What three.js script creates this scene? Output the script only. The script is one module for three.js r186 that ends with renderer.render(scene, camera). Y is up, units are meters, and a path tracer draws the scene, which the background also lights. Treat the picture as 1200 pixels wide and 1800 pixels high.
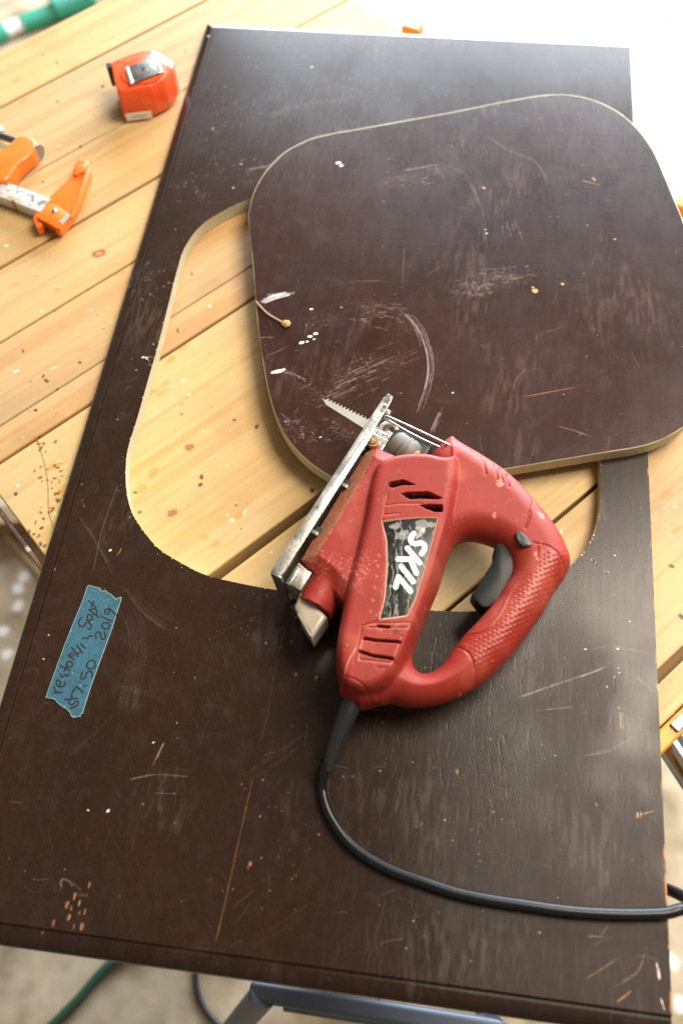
import * as THREE from 'three';
import { RoundedBoxGeometry } from 'three/addons/geometries/RoundedBoxGeometry.js';
import { mergeGeometries, mergeVertices, toCreasedNormals } from 'three/addons/utils/BufferGeometryUtils.js';
import { RectAreaLightUniformsLib } from 'three/addons/lights/RectAreaLightUniformsLib.js';

// ---------------------------------------------------------------- camera, light, exposure
const BOARD_Y = 0.798, TABLE_Y = 0.7855;
const scene = new THREE.Scene();
const camera = new THREE.PerspectiveCamera(61.2, 682 / 1024, 0.02, 40);
camera.position.set(0.28065, BOARD_Y + 0.59795, 0.8942);
camera.rotation.set(-1.09578, 0.18322, -0.06867, 'YXZ');
camera.focus = 0.66;
camera.userData.fStop = 3.7;
const renderer = new THREE.WebGLRenderer({ antialias: true });
renderer.toneMapping = THREE.LinearToneMapping;
renderer.toneMappingExposure = 1.18;
renderer.shadowMap.enabled = true;
RectAreaLightUniformsLib.init();
scene.background = new THREE.Color().setRGB(0.28, 0.235, 0.19);   // soft light thrown back by the workshop
const DOOR = { w: 3.2, h: 2.25, at: [0.95, 1.225, -2.35], to: [0.8, 1.1, 0.5], glow: 22.5, color: [0.80, 0.90, 1.0] };      // open doorway past the far end of the table
const SIDE = { w: 1.0, h: 1.0, at: [1.2, 2.6, 0.1], to: [0.3, 0.8, 0.55], glow: 21, color: [1.0, 0.90, 0.76] };   // window high on the right
for (const d of [DOOR, SIDE]) {
  const l = new THREE.RectAreaLight(new THREE.Color().setRGB(...d.color), d.glow, d.w, d.h);
  l.position.set(...d.at); l.lookAt(...d.to); scene.add(l); d.light = l;
}

// ---------------------------------------------------------------- helpers
let seed = 7;
function rnd() { seed = (seed * 1664525 + 1013904223) >>> 0; return seed / 4294967296; }
function rr(a, b) { return a + (b - a) * rnd(); }
const C = (r, g, b) => new THREE.Color().setRGB(r, g, b);
const names = {};
function numbered(n) { names[n] = (names[n] ?? -1) + 1; return names[n] ? n + '_' + String(names[n]).padStart(3, '0') : n; }
function mesh(name, geo, mat, parent) {
  const m = new THREE.Mesh(geo, mat); m.name = parent === scene ? numbered(name) : name;
  m.castShadow = m.receiveShadow = true; parent.add(m); return m;
}
function thing(name, label, category, pos = [0, 0, 0], turn = 0, group) {
  const g = new THREE.Group(); g.name = numbered(name); g.position.set(...pos); g.rotation.y = turn;
  g.userData = { label, category }; if (group) g.userData.group = group; scene.add(g); return g;
}
function tag(o, label, category, group) { o.userData = { label, category }; if (group) o.userData.group = group; return o; }
function structure(o) { o.userData.kind = 'structure'; return o; }
function std(o) { return new THREE.MeshStandardMaterial(o); }
function phys(o) { return new THREE.MeshPhysicalMaterial(o); }
function spline(pts, n = 6, closed = true) {   // dense smooth outline through [x, y] points
  const c = new THREE.CatmullRomCurve3(pts.map((p) => new THREE.Vector3(p[0], p[1], 0)), closed, 'centripetal');
  const out = c.getPoints(pts.length * n).map((p) => [p.x, p.y]); if (closed) out.pop(); return out;
}
function shapeOf(pts) { return new THREE.Shape(pts.map((p) => new THREE.Vector2(p[0], p[1]))); }
// flat slab from an outline [x, z], from y0 up to y1, with a small bevel
function slab(pts, y0, y1, bevel = 0, holes = [], seg = 2) {
  const s = shapeOf(pts); for (const h of holes) s.holes.push(new THREE.Path(h.map((p) => new THREE.Vector2(p[0], p[1]))));
  const g = new THREE.ExtrudeGeometry(s, { depth: y1 - y0 - 2 * bevel, bevelEnabled: bevel > 0, bevelThickness: bevel, bevelSize: bevel, bevelOffset: -bevel, bevelSegments: seg, curveSegments: 8 });
  // x, y, z(extrude) -> x, z, y : mirror keeps winding right with a swap
  const p = g.attributes.position, uv = g.attributes.uv;
  for (let i = 0; i < p.count; i++) { const x = p.getX(i), y = p.getY(i), z = p.getZ(i); p.setXYZ(i, x, z + y0 + bevel, y); uv.setXY(i, x, y); }
  for (let i = 0; i < p.count; i += 3) { for (const a of [p, uv]) { const n = a.itemSize; for (let k = 0; k < n; k++) { const t = a.array[(i + 1) * n + k]; a.array[(i + 1) * n + k] = a.array[(i + 2) * n + k]; a.array[(i + 2) * n + k] = t; } } }
  g.deleteAttribute('normal');
  const out = toCreasedNormals(g, 0.6);
  return out;
}
function boxAt(w, h, d, x, y, z, r = 0.001, ry = 0) {
  const g = new RoundedBoxGeometry(w, h, d, 2, Math.min(r, w / 2.1, h / 2.1, d / 2.1)); if (ry) g.rotateY(ry); g.translate(x, y, z); return g;
}
function rod(a, b, r1, r2 = r1, seg = 16) {
  const A = new THREE.Vector3(...a), B = new THREE.Vector3(...b), g = new THREE.CylinderGeometry(r2, r1, A.distanceTo(B), seg);
  g.applyQuaternion(new THREE.Quaternion().setFromUnitVectors(new THREE.Vector3(0, 1, 0), B.clone().sub(A).normalize()));
  g.translate(...A.add(B).multiplyScalar(0.5).toArray()); return g;
}
function tube(pts, r, n = 120, rad = 12) {
  return new THREE.TubeGeometry(new THREE.CatmullRomCurve3(pts.map((p) => new THREE.Vector3(...p)), false, 'centripetal'), n, r, rad, false);
}
// ---------------------------------------------------------------- noise and textures
function hash(x, y) { let h = (x * 374761393 + y * 668265263) | 0; h = Math.imul(h ^ (h >>> 13), 1274126177); return ((h ^ (h >>> 16)) >>> 0) / 4294967296; }
function vnoise(x, y) {
  const ix = Math.floor(x), iy = Math.floor(y), fx = x - ix, fy = y - iy, s = fx * fx * (3 - 2 * fx), t = fy * fy * (3 - 2 * fy);
  const a = hash(ix, iy), b = hash(ix + 1, iy), c = hash(ix, iy + 1), d = hash(ix + 1, iy + 1);
  return a + (b - a) * s + (c - a) * t + (a - b - c + d) * s * t;
}
function fbm(x, y, o = 4) { let s = 0, a = 0.5, n = 0; for (let i = 0; i < o; i++) { s += a * vnoise(x, y); n += a; x = x * 2.03 + 17.1; y = y * 2.03 + 5.3; a *= 0.5; } return s / n; }
const sm = (a, b, x) => { const t = Math.min(1, Math.max(0, (x - a) / (b - a))); return t * t * (3 - 2 * t); };
const toS = (l) => 255 * (l <= 0.0031308 ? 12.92 * l : 1.055 * Math.pow(l, 1 / 2.4) - 0.055);
// A sheet of paint: a canvas that covers x0..x1, z0..z1 metres; fill(x, z) gives linear rgb, then marks are drawn on it in metres
class Sheet {
  constructor(x0, z0, x1, z1, w) {
    Object.assign(this, { x0, z0, x1, z1, w, h: Math.round(w * (z1 - z0) / (x1 - x0)) });
    this.k = w / (x1 - x0); this.cv = document.createElement('canvas'); this.cv.width = this.w; this.cv.height = this.h; this.g = this.cv.getContext('2d');
    this.g.lineCap = this.g.lineJoin = 'round';
  }
  fill(f, linear = true) {
    const im = this.g.createImageData(this.w, this.h), d = im.data;
    for (let j = 0; j < this.h; j++) for (let i = 0; i < this.w; i++) {
      const c = f(this.x0 + (i + 0.5) / this.k, this.z0 + (j + 0.5) / this.k), o = (j * this.w + i) * 4;
      for (let q = 0; q < 3; q++) d[o + q] = linear ? toS(c[q]) : 255 * c[q]; d[o + 3] = 255;
    }
    this.g.putImageData(im, 0, 0); return this;
  }
  X(p) { return [(p[0] - this.x0) * this.k, (p[1] - this.z0) * this.k]; }
  line(pts, width, color, alpha = 1) {
    const g = this.g; g.globalAlpha = alpha; g.strokeStyle = color; g.lineWidth = width * this.k; g.beginPath();
    pts.forEach((p, i) => { const q = this.X(p); i ? g.lineTo(...q) : g.moveTo(...q); }); g.stroke(); g.globalAlpha = 1; return this;
  }
  curve(pts, width, color, alpha = 1) { return this.line(pts.length > 2 ? spline(pts, 8, false) : pts, width, color, alpha); }
  // a dry, broken stroke: many fine strands beside each other, each with gaps
  brush(pts, width, color, alpha, strands = 9, gap = 0.35) {
    const c = pts.length > 2 ? spline(pts, 10, false) : Array.from({ length: 21 }, (_, i) => [pts[0][0] + (pts[1][0] - pts[0][0]) * i / 20, pts[0][1] + (pts[1][1] - pts[0][1]) * i / 20]);
    for (let s = 0; s < strands; s++) {
      const off = (rnd() - 0.5) * width, wd = width / strands * rr(0.4, 1.1); let on = rnd() > gap;
      const a0 = Math.floor(rnd() * c.length * 0.25), a1 = Math.ceil(c.length * rr(0.75, 1));
      for (let i = a0 + 1; i < a1; i++) {
        if (rnd() < 0.2) on = rnd() > gap; if (!on) continue;
        const dx = c[i][0] - c[i - 1][0], dz = c[i][1] - c[i - 1][1], l = Math.hypot(dx, dz) || 1, nx = -dz / l * off, nz = dx / l * off;
        this.line([[c[i - 1][0] + nx, c[i - 1][1] + nz], [c[i][0] + nx, c[i][1] + nz]], wd, color, alpha * rr(0.5, 1));
      }
    }
    return this;
  }
  blot(p, rx, rz, turn, color, alpha = 1) {
    const g = this.g, q = this.X(p); g.globalAlpha = alpha; g.fillStyle = color; g.beginPath();
    for (let i = 0; i < 14; i++) { const a = i / 14 * 6.2832, r = rr(0.7, 1.15), x = Math.cos(a) * rx * r * this.k, y = Math.sin(a) * rz * r * this.k; const X = q[0] + x * Math.cos(turn) - y * Math.sin(turn), Y = q[1] + x * Math.sin(turn) + y * Math.cos(turn); i ? g.lineTo(X, Y) : g.moveTo(X, Y); }
    g.closePath(); g.fill(); g.globalAlpha = 1; return this;
  }
  specks(n, x0, z0, x1, z1, r0, r1, colors, a0 = 0.3, a1 = 0.9) {
    for (let i = 0; i < n; i++) { const r = r0 + (r1 - r0) * Math.pow(rnd(), 3); this.blot([rr(x0, x1), rr(z0, z1)], r * rr(0.7, 1.5), r * rr(0.6, 1.2), rr(0, 3), colors[Math.floor(rnd() * colors.length)], rr(a0, a1)); }
    return this;
  }
  hairs(n, x0, z0, x1, z1, len, width, colors, alpha, dir = null, spread = 0.5) {
    for (let i = 0; i < n; i++) { const x = rr(x0, x1), z = rr(z0, z1), a = dir === null ? rr(0, 6.283) : dir + (rnd() - 0.5) * spread, l = len * rr(0.3, 1), b = a + rr(-0.3, 0.3); this.line([[x, z], [x + Math.cos(a) * l / 2, z + Math.sin(a) * l / 2], [x + (Math.cos(a) + Math.cos(b)) * l / 2, z + (Math.sin(a) + Math.sin(b)) * l / 2]], width * rr(0.5, 1), colors[Math.floor(rnd() * colors.length)], alpha * rr(0.3, 1)); }
    return this;
  }
  tex(srgb = true) { const t = new THREE.CanvasTexture(this.cv); if (srgb) t.colorSpace = THREE.SRGBColorSpace; t.anisotropy = 8; t.magFilter = THREE.LinearFilter; return t; }
  // uv of a geometry from its own x, z metres on this sheet
  map(geo) { const p = geo.attributes.position, uv = new Float32Array(p.count * 2); for (let i = 0; i < p.count; i++) { uv[2 * i] = (p.getX(i) - this.x0) / (this.x1 - this.x0); uv[2 * i + 1] = 1 - (p.getZ(i) - this.z0) / (this.z1 - this.z0); } geo.setAttribute('uv', new THREE.BufferAttribute(uv, 2)); return geo; }
}

// ---------------------------------------------------------------- floor
{
  const sh = new Sheet(-3, -4, 3, 2, 1400).fill((x, z) => {
    const n = fbm(x * 6, z * 6, 5), f = fbm(x * 45, z * 45, 4), st = sm(0.48, 0.72, fbm(x * 13 + 40, z * 13, 5));
    const l = 0.40 + 0.30 * (n - 0.5) + 0.22 * (f - 0.5) - 0.13 * st; return [l, l * (0.79 - 0.04 * st), l * (0.52 - 0.08 * st)];
  });
  sh.specks(500, -1, -1.5, 1.2, 1.5, 0.002, 0.012, ['#efeae0', '#6a5f50', '#8d8272'], 0.25, 0.7);
  for (const p of [[-.3963,.398],[-.3866,.4302],[-.3928,.3748],[-.4007,.4778],[-.3798,.5162],[.7118,.9009],[.7027,.849]]) sh.blot(p, 0.012, 0.011, rr(0, 3), '#f4f1ea', 0.9);
  const g = new THREE.PlaneGeometry(24, 24); g.rotateX(-Math.PI / 2);
  const uv = g.attributes.uv, p = g.attributes.position;
  for (let i = 0; i < p.count; i++) uv.setXY(i, (p.getX(i) + 3) / 6, 1 - (p.getZ(i) + 4) / 6);
  const t = sh.tex(); t.wrapS = t.wrapT = THREE.MirroredRepeatWrapping;
  structure(mesh('floor', g, std({ map: t, roughness: 0.75 }), scene));
}
// ---------------------------------------------------------------- work table: pine planks that run across at an angle to the board
const TABLE_TURN = 47 * Math.PI / 180;
const table = thing('work_table', 'pine plank work table under the dark board', 'table', [0, 0, 0], TABLE_TURN);
const plankRows = [[-0.127, -0.0475], [-0.0445, 0.0632], [0.0639, 0.151], [0.1545, 0.230], [0.232, 0.309], [0.3097, 0.340], [0.3432, 0.5375], [0.5455, 0.676], [0.679, 0.8085], [0.8155, 0.8365]];
{
  const S0 = -0.476, S1 = 0.162;
  const sh = new Sheet(-0.48, -0.14, 0.18, 0.87, 1320).fill((s, t) => {
    const row = plankRows.findIndex((r) => t < r[1] + 0.002), k = (row < 0 ? 9 : row) * 13.7;
    const wob = 0.010 * (fbm(s * 5 + k, t * 9 + k, 3) - 0.5), q = t + wob;
    const ring = fbm(s * 1.6 + k, q * 120, 3), ring2 = fbm(s * 3 + k, q * 420 + k, 2), tone = fbm(s * 4 + k, t * 10 + k * 2, 4), dirt = sm(0.58, 0.8, fbm(s * 14 + 3, t * 14 + k, 4));
    const late = sm(0.46, 0.72, ring) * 0.42 + (ring2 - 0.5) * 0.22, hue = (hash(row + 5, 3) - 0.5) * 0.26;
    const l = 1.0 + 0.42 * (tone - 0.5) - late * 0.20 + hue * 0.5 - dirt * 0.12;
    const gy = 0.5 * sm(0.5, 0.78, fbm(s * 9 + 60, t * 16 + k, 4)); return [(0.46 - 0.05 * gy) * l, (0.305 - 0.09 * (tone - 0.5) - late * 0.05 + hue * 0.1) * l, (0.132 - 0.09 * (tone - 0.5) - late * 0.05 + 0.03 * gy) * l];
  });
  // stains, knots and old paint, where the photograph shows them
  const knot = (p, r, a, ring) => { sh.blot(p, r * 1.5, r, a, '#b5813f', 0.45); sh.blot(p, r * 1.1, r * 0.8, a, ring ? '#7d4a2c' : '#8a5a2c', 0.8); if (ring) sh.blot(p, r * 0.6, r * 0.45, a, '#b5804c', 0.8); };
  [[-.2718,.2005]].forEach((p) => knot(p, 0.0065, 0.2, true));
  [[-.3326,.4335],[-.3781,.4748]].forEach((p) => knot(p, 0.0042, 0.3, false));
  [[-.2205,.2802],[-.269,.3263],[-.2779,.4546],[-.3463,.4687],[-.3412,.4633],[-.2624,.0812],[-.2068,.0632],[-.1194,.0562],[-.0385,.0119],[-.1596,-.0901],[-.1544,-.0684],[-.465,.3768],[-.4652,.4174],[-.1163,.762],[-.1423,.7932],[-.1386,-.0005],[-.3862,.2533],[-.3866,.2892],[-.3872,.2951],[-.3848,.3092],[-.3545,.2979],[-.4105,.3157],[-.2812,.5322]].forEach((p) => { sh.blot(p, rr(0.0015, 0.003), rr(0.001, 0.002), rr(0, 3), '#3a2412', 0.75); });
  [[-.3258,.2124],[-.2892,.1419],[-.3266,.3658],[-.3111,.3675],[-.2769,.3446],[-.3445,.2867],[-.3181,.3733],[-.2924,.3492],[-.2029,-.0718],[-.2148,-.0393],[-.3714,.5098],[-.3684,.5208],[-.3684,.434],[-.3845,.4411],[-.339,.5113],[-.4338,.3983],[-.4261,.3401],[-.4278,.3751],[-.0723,.7191],[-.0889,.7445],[-.353,.1809],[-.2713,.235]].forEach((p) => { sh.blot(p, rr(0.003, 0.009), rr(0.002, 0.004), rr(-0.3, 0.3), '#b9772a', rr(0.35, 0.6)); });
  [[-.3334,.132],[-.3499,.2251],[-.3017,.39],[-.334,.5123],[-.3461,.5118],[-.402,.2684],[-.3459,.5054],[-.3746,.2876],[-.0745,.7307],[-.09,-.0527]].forEach((p) => { sh.blot(p, rr(0.001, 0.003), rr(0.0005, 0.0013), rr(0, 3), '#f0e6d0', 0.75); });
  [[-.3161,.2541],[-.3138,.2544]].forEach((p) => sh.blot(p, 0.003, 0.0015, 0.6, '#7fa08c', 0.8));
  [[-.2851,.1457],[-.2909,.1384]].forEach((p) => sh.blot(p, 0.004, 0.002, 0.6, '#d8402a', 0.8));
  for (let i = 0; i < 60; i++) { const q = [[-.4253,.3482],[-.436,.3752],[-.4401,.3997],[-.4518,.4102],[-.4663,.4211],[-.4317,.3931]][i % 6]; sh.blot([q[0] + rr(-0.012, 0.012), q[1] + rr(-0.012, 0.012)], rr(0.0006, 0.0025), rr(0.0005, 0.0015), rr(0, 3), '#5a3114', 0.7); }
  sh.curve([[-.4258,.3462],[-.4325,.3675],[-.4402,.3857],[-.4532,.409],[-.4581,.4249]], 0.0008, '#6b4520', 0.7);
  sh.specks(900, -0.48, -0.14, 0.18, 0.87, 0.0003, 0.0018, ['#5a3a1a', '#8a5a26', '#f2e6cc', '#3b2614'], 0.25, 0.7);
  sh.hairs(1500, -0.48, -0.14, 0.18, 0.87, 0.022, 0.0004, ['#8a5c2a', '#a8733a', '#f3ddb0'], 0.42, 0, 0.12);
  for (let i = 0; i < 26; i++) { const s0 = rr(-0.46, 0.14), t0 = rr(-0.12, 0.83), h = rr(0.004, 0.011), w = rr(0.03, 0.09); for (let k = 1; k < 5; k++) sh.curve([[s0 - w * (1 + k * 0.15), t0 - h * k * 0.18], [s0, t0 - h * k * 0.5], [s0 + w, t0]].concat([[s0 + 0.2 * w, t0 + h * k * 0.45], [s0 - w * (1 + k * 0.15), t0 + h * k * 0.2]]), 0.0005, '#8f5f2c', 0.22); }
  sh.hairs(260, -0.48, -0.14, 0.18, 0.87, 0.03, 0.0006, ['#7a4f22', '#f6e3b8', '#96652e'], 0.5, 0, 0.5);
  const bp = new Sheet(-0.48, -0.14, 0.18, 0.87, 900).fill((s, t) => { const v = 0.5 + 0.5 * (fbm(s * 6, t * 300, 3) - 0.5) + 0.35 * (fbm(s * 60, t * 260, 2) - 0.5); return [v, v, v]; }, false);
  const mat = std({ map: sh.tex(), bumpMap: bp.tex(false), bumpScale: 0.0007, roughness: 0.62 });
  plankRows.forEach(([a, b], i) => {
    const j = (hash(i, 9) - 0.5) * 0.006, lift = (hash(i, 4) - 0.5) * 0.0012;
    mesh('plank', sh.map(boxAt(S1 - S0 + j, 0.021, b - a, (S0 + S1) / 2 + j / 2, TABLE_Y - 0.0105 - 0.0006 + lift, (a + b) / 2, 0.0016)), mat, table);
  });
  const wood = std({ color: C(0.30, 0.18, 0.075), roughness: 0.75, bumpMap: mat.bumpMap, bumpScale: 0.0008 });
  const grime = new Sheet(0, 0, 0.7, 0.05, 1024).fill((x, z) => { const n = fbm(x * 60, z * 60, 4), m = sm(0.5, 0.62, n), w = sm(0.62, 0.68, fbm(x * 90 + 9, z * 90, 3)); return [0.10 + 0.12 * m + 0.4 * w, 0.055 + 0.06 * m + 0.42 * w, 0.035 + 0.03 * m + 0.42 * w]; });
  const strip = boxAt(0.0035, 0.02, 0.94, S0 - 0.0072, TABLE_Y - 0.012, 0.35, 0.001);   // rusty strip nailed along the end of the planks
  { const p = strip.attributes.position, uv = strip.attributes.uv; for (let i = 0; i < p.count; i++) uv.setXY(i, p.getZ(i) / 0.7, (p.getY(i) + p.getX(i)) / 0.05); }
  const sm_ = mesh('edge_strip', strip, std({ map: grime.tex(), color: C(0.6, 0.55, 0.5), roughness: 0.85 }), table); sm_.userData.label = 'rusty paint-spattered metal strip';
  const H = TABLE_Y - 0.0235;
  mesh('added_gap_backing', boxAt(S1 - S0 - 0.03, 0.008, 0.93, (S0 + S1) / 2, H - 0.0045, 0.355, 0.001), std({ color: C(0.30, 0.18, 0.075), roughness: 0.8 }), table);  // added panel that hides the bright floor so the plank gaps stay dark
  for (const t of [-0.06, 0.745]) for (const s of [S0 + 0.06, S1 - 0.06]) mesh('leg', boxAt(0.06, H - 0.07, 0.06, s, (H - 0.07) / 2, t, 0.004), wood, table);
  for (const s of [S0 + 0.06, S1 - 0.06]) mesh('apron', boxAt(0.045, 0.058, 0.74, s, H - 0.0385, 0.3425, 0.003), wood, table);
  mesh('stretcher', boxAt(0.44, 0.06, 0.03, (S0 + S1) / 2, 0.25, -0.06, 0.003), wood, table);
  mesh('stretcher', boxAt(0.44, 0.06, 0.03, (S0 + S1) / 2, 0.25, 0.745, 0.003), wood, table);
  // painted rail along the near edge with a steel plate let into it
  const rail = mesh('painted_rail', boxAt(S1 - S0 - 0.05, 0.022, 0.0125, (S0 + S1) / 2 + 0.025, TABLE_Y - 0.0125, 0.8435, 0.0025), std({ color: C(0.62, 0.26, 0.03), roughness: 0.5 }), table);
  rail.userData.label = 'orange painted rail along the table edge';
  // chrome bar of the vice under the near edge, and two orange corner blocks at the far end
  const [v0, v1] = [[-.2014,.8325],[-.224,.9232]];
  mesh('vice_bar', rod([v0[0], TABLE_Y - 0.037, v0[1]], [v1[0], TABLE_Y - 0.037, v1[1]], 0.0105, 0.0105, 28), std({ color: C(0.55, 0.55, 0.56), roughness: 0.14, metalness: 1 }), table);
  mesh('vice_screw', rod([v0[0] + 0.03, TABLE_Y - 0.045, v0[1]], [v1[0] + 0.03, TABLE_Y - 0.045, v1[1]], 0.008, 0.008, 20), std({ color: C(0.05, 0.05, 0.05), roughness: 0.35, metalness: 0.8 }), table);
  for (const [q, k] of [[[[.1798,.1351]][0], 0.4], [[[.1908,.5167]][0], 0.3]]) mesh('corner_block', boxAt(0.016, 0.012, 0.022, Math.max(q[0] + 0.004, S1 + 0.009), TABLE_Y - 0.014, q[1] + 0.004, 0.002, k), std({ color: C(0.62, 0.20, 0.025), roughness: 0.5 }), table);
  const pl = [[-.2062,.8411]][0];
  mesh('steel_plate', boxAt(0.02, 0.004, 0.0075, pl[0] + 0.006, TABLE_Y - 0.0012, 0.8432, 0.001), std({ color: C(0.28, 0.29, 0.25), metalness: 0.9, roughness: 0.4 }), table);
}

// ---------------------------------------------------------------- dark board with the hole cut out of it
const BW = 0.46, BL = 0.917, TH = 0.0125, MO = 0.0135;
const holeLine = spline([...[[.0821,.2771],[.068,.2903],[.0549,.3076],[.0466,.3334],[.0453,.3579],[.0456,.3916],[.0465,.4428],[.046,.4853],[.0456,.5257],[.0449,.5534],[.0481,.5745],[.0543,.5947],[.0615,.6092],[.0729,.6229],[.0899,.6382],[.1097,.648],[.1288,.6553],[.1557,.6593],[.1819,.6615]], [0.24, 0.664], [0.303, 0.665], [0.336, 0.661], [0.366, 0.648], ...[[.3928,.6255],[.4011,.6172],[.4095,.606],[.4168,.5909],[.4217,.5709],[.4233,.5456],[.4231,.5238]], [0.423, 0.46], [0.423, 0.39], [0.42, 0.33], [0.408, 0.292], [0.38, 0.268], [0.33, 0.259], [0.22, 0.256], [0.13, 0.257], [0.105, 0.262]], 5);
const pieceLine = spline([...[[.1022,.2981],[.1058,.3156],[.1126,.3429],[.1219,.3823],[.1307,.4198],[.1406,.4555],[.151,.4896],[.1624,.5165],[.1749,.537],[.191,.5538],[.2108,.5667]], [0.235, 0.5755], [0.262, 0.5735], [0.3, 0.563], ...[[.348,.5473],[.3788,.5379],[.418,.5261],[.4558,.5144],[.4732,.5042],[.4846,.4945]], [0.497, 0.475], [0.506, 0.43], [0.507, 0.37], [0.502, 0.315], ...[[.4967,.2718],[.4905,.2453],[.4819,.2092],[.4726,.1777],[.4601,.1526],[.4416,.1297],[.417,.1142],[.3947,.1092],[.3723,.111],[.3388,.1214],[.2836,.1427],[.2017,.1718],[.1505,.1907],[.1377,.1998],[.1254,.2112],[.1143,.2294],[.1065,.2494],[.1021,.2724]]], 5);
// worn dark stain: brown, with old scuffs
function stain(x, z) {
  const big = fbm(x * 7, z * 5, 4), red = fbm(x * 12 + 30, z * 9, 4), gr = fbm(x * 500, z * 26, 3), fine = fbm(x * 900, z * 900, 2), rub = sm(0.56, 0.78, fbm(x * 22 + 8, z * 16, 5));
  const l = 0.80 + 0.5 * (big - 0.5) + 0.12 * (gr - 0.5) + 0.30 * (fine - 0.5), ch = 0.75 * rub * sm(0.40, 0.72, fbm(x * 420, z * 90, 3)) + 0.10 * sm(0.5, 0.7, fbm(x * 120, z * 90 + 8, 3));   // cloudy chalk ground into the stain
  const c = [(0.0265 + 0.010 * (red - 0.5)) * l, 0.0128 * l, (0.0076 - 0.003 * (red - 0.5)) * l];
  return [c[0] + (0.090 - c[0]) * ch * 0.45, c[1] + (0.066 - c[1]) * ch * 0.45, c[2] + (0.054 - c[2]) * ch * 0.45];
}
function stainRough(x, z, w) { const a = fbm(x * 9 + 2, z * 7, 4), b = fbm(x * 60, z * 40, 3), c = fbm(x * 700, z * 90, 2); const rub = sm(0.42, 0.62, fbm(x * 11 + 1, z * 8 + 6, 4)) * (x > 0.2 && x < 0.6 && z > 0.6 && z < 2 ? sm(0.28, 0.4, x) * sm(0.62, 0.72, z) : 0); return 0.25 + 0.12 * (a - 0.5) + 0.05 * (b - 0.5) + 0.04 * (c - 0.5) + 0.24 * rub; }
function stainBump(x, z) {
  const weave = sm(0.52, 0.66, fbm(x * 9 + 70, z * 8, 3)) * 0.06 * Math.sin(x * 2400 + z * 1300 + 6 * fbm(x * 40, z * 40, 2)) * Math.sin(z * 2500 - x * 900);
  return 0.5 + 0.08 * (fbm(x * 520, z * 30, 3) - 0.5) + 0.12 * (fbm(x * 1500, z * 1500, 2) - 0.5) + weave;
}
const pale = ['#cfc9c2', '#e9e4da', '#b8aea4', '#f3efe6'], tan = ['#c58a52', '#a9652f', '#d9a468', '#8c4a26'];
function wear(sh, x0, z0, x1, z1, n) {
  sh.specks(n, x0, z0, x1, z1, 0.0002, 0.0008, pale, 0.15, 0.6);
  sh.specks(n / 9, x0, z0, x1, z1, 0.0003, 0.0010, tan, 0.4, 0.9);
  sh.hairs(n / 3, x0, z0, x1, z1, 0.018, 0.00045, pale, 0.30);
  sh.hairs(n / 6, x0, z0, x1, z1, 0.05, 0.0004, pale, 0.16);
  for (let i = 0; i < n / 7; i++) { const x = rr(x0, x1), z = rr(z0, z1), a = rr(-0.8, 0.5), l = rr(0.01, 0.045), b = rr(-0.01, 0.01); sh.brush([[x, z], [x + l * 0.5 * Math.cos(a) + b, z + l * 0.5 * Math.sin(a) - b], [x + l * Math.cos(a), z + l * Math.sin(a)]], rr(0.003, 0.011), '#8d837c', rr(0.03, 0.10), 14, 0.45); }
}
function bumpMark(sh, pts, w, dark) { sh.curve(pts, w, dark ? '#303030' : '#d0d0d0', 0.8); }
const darkMats = {};
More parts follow.
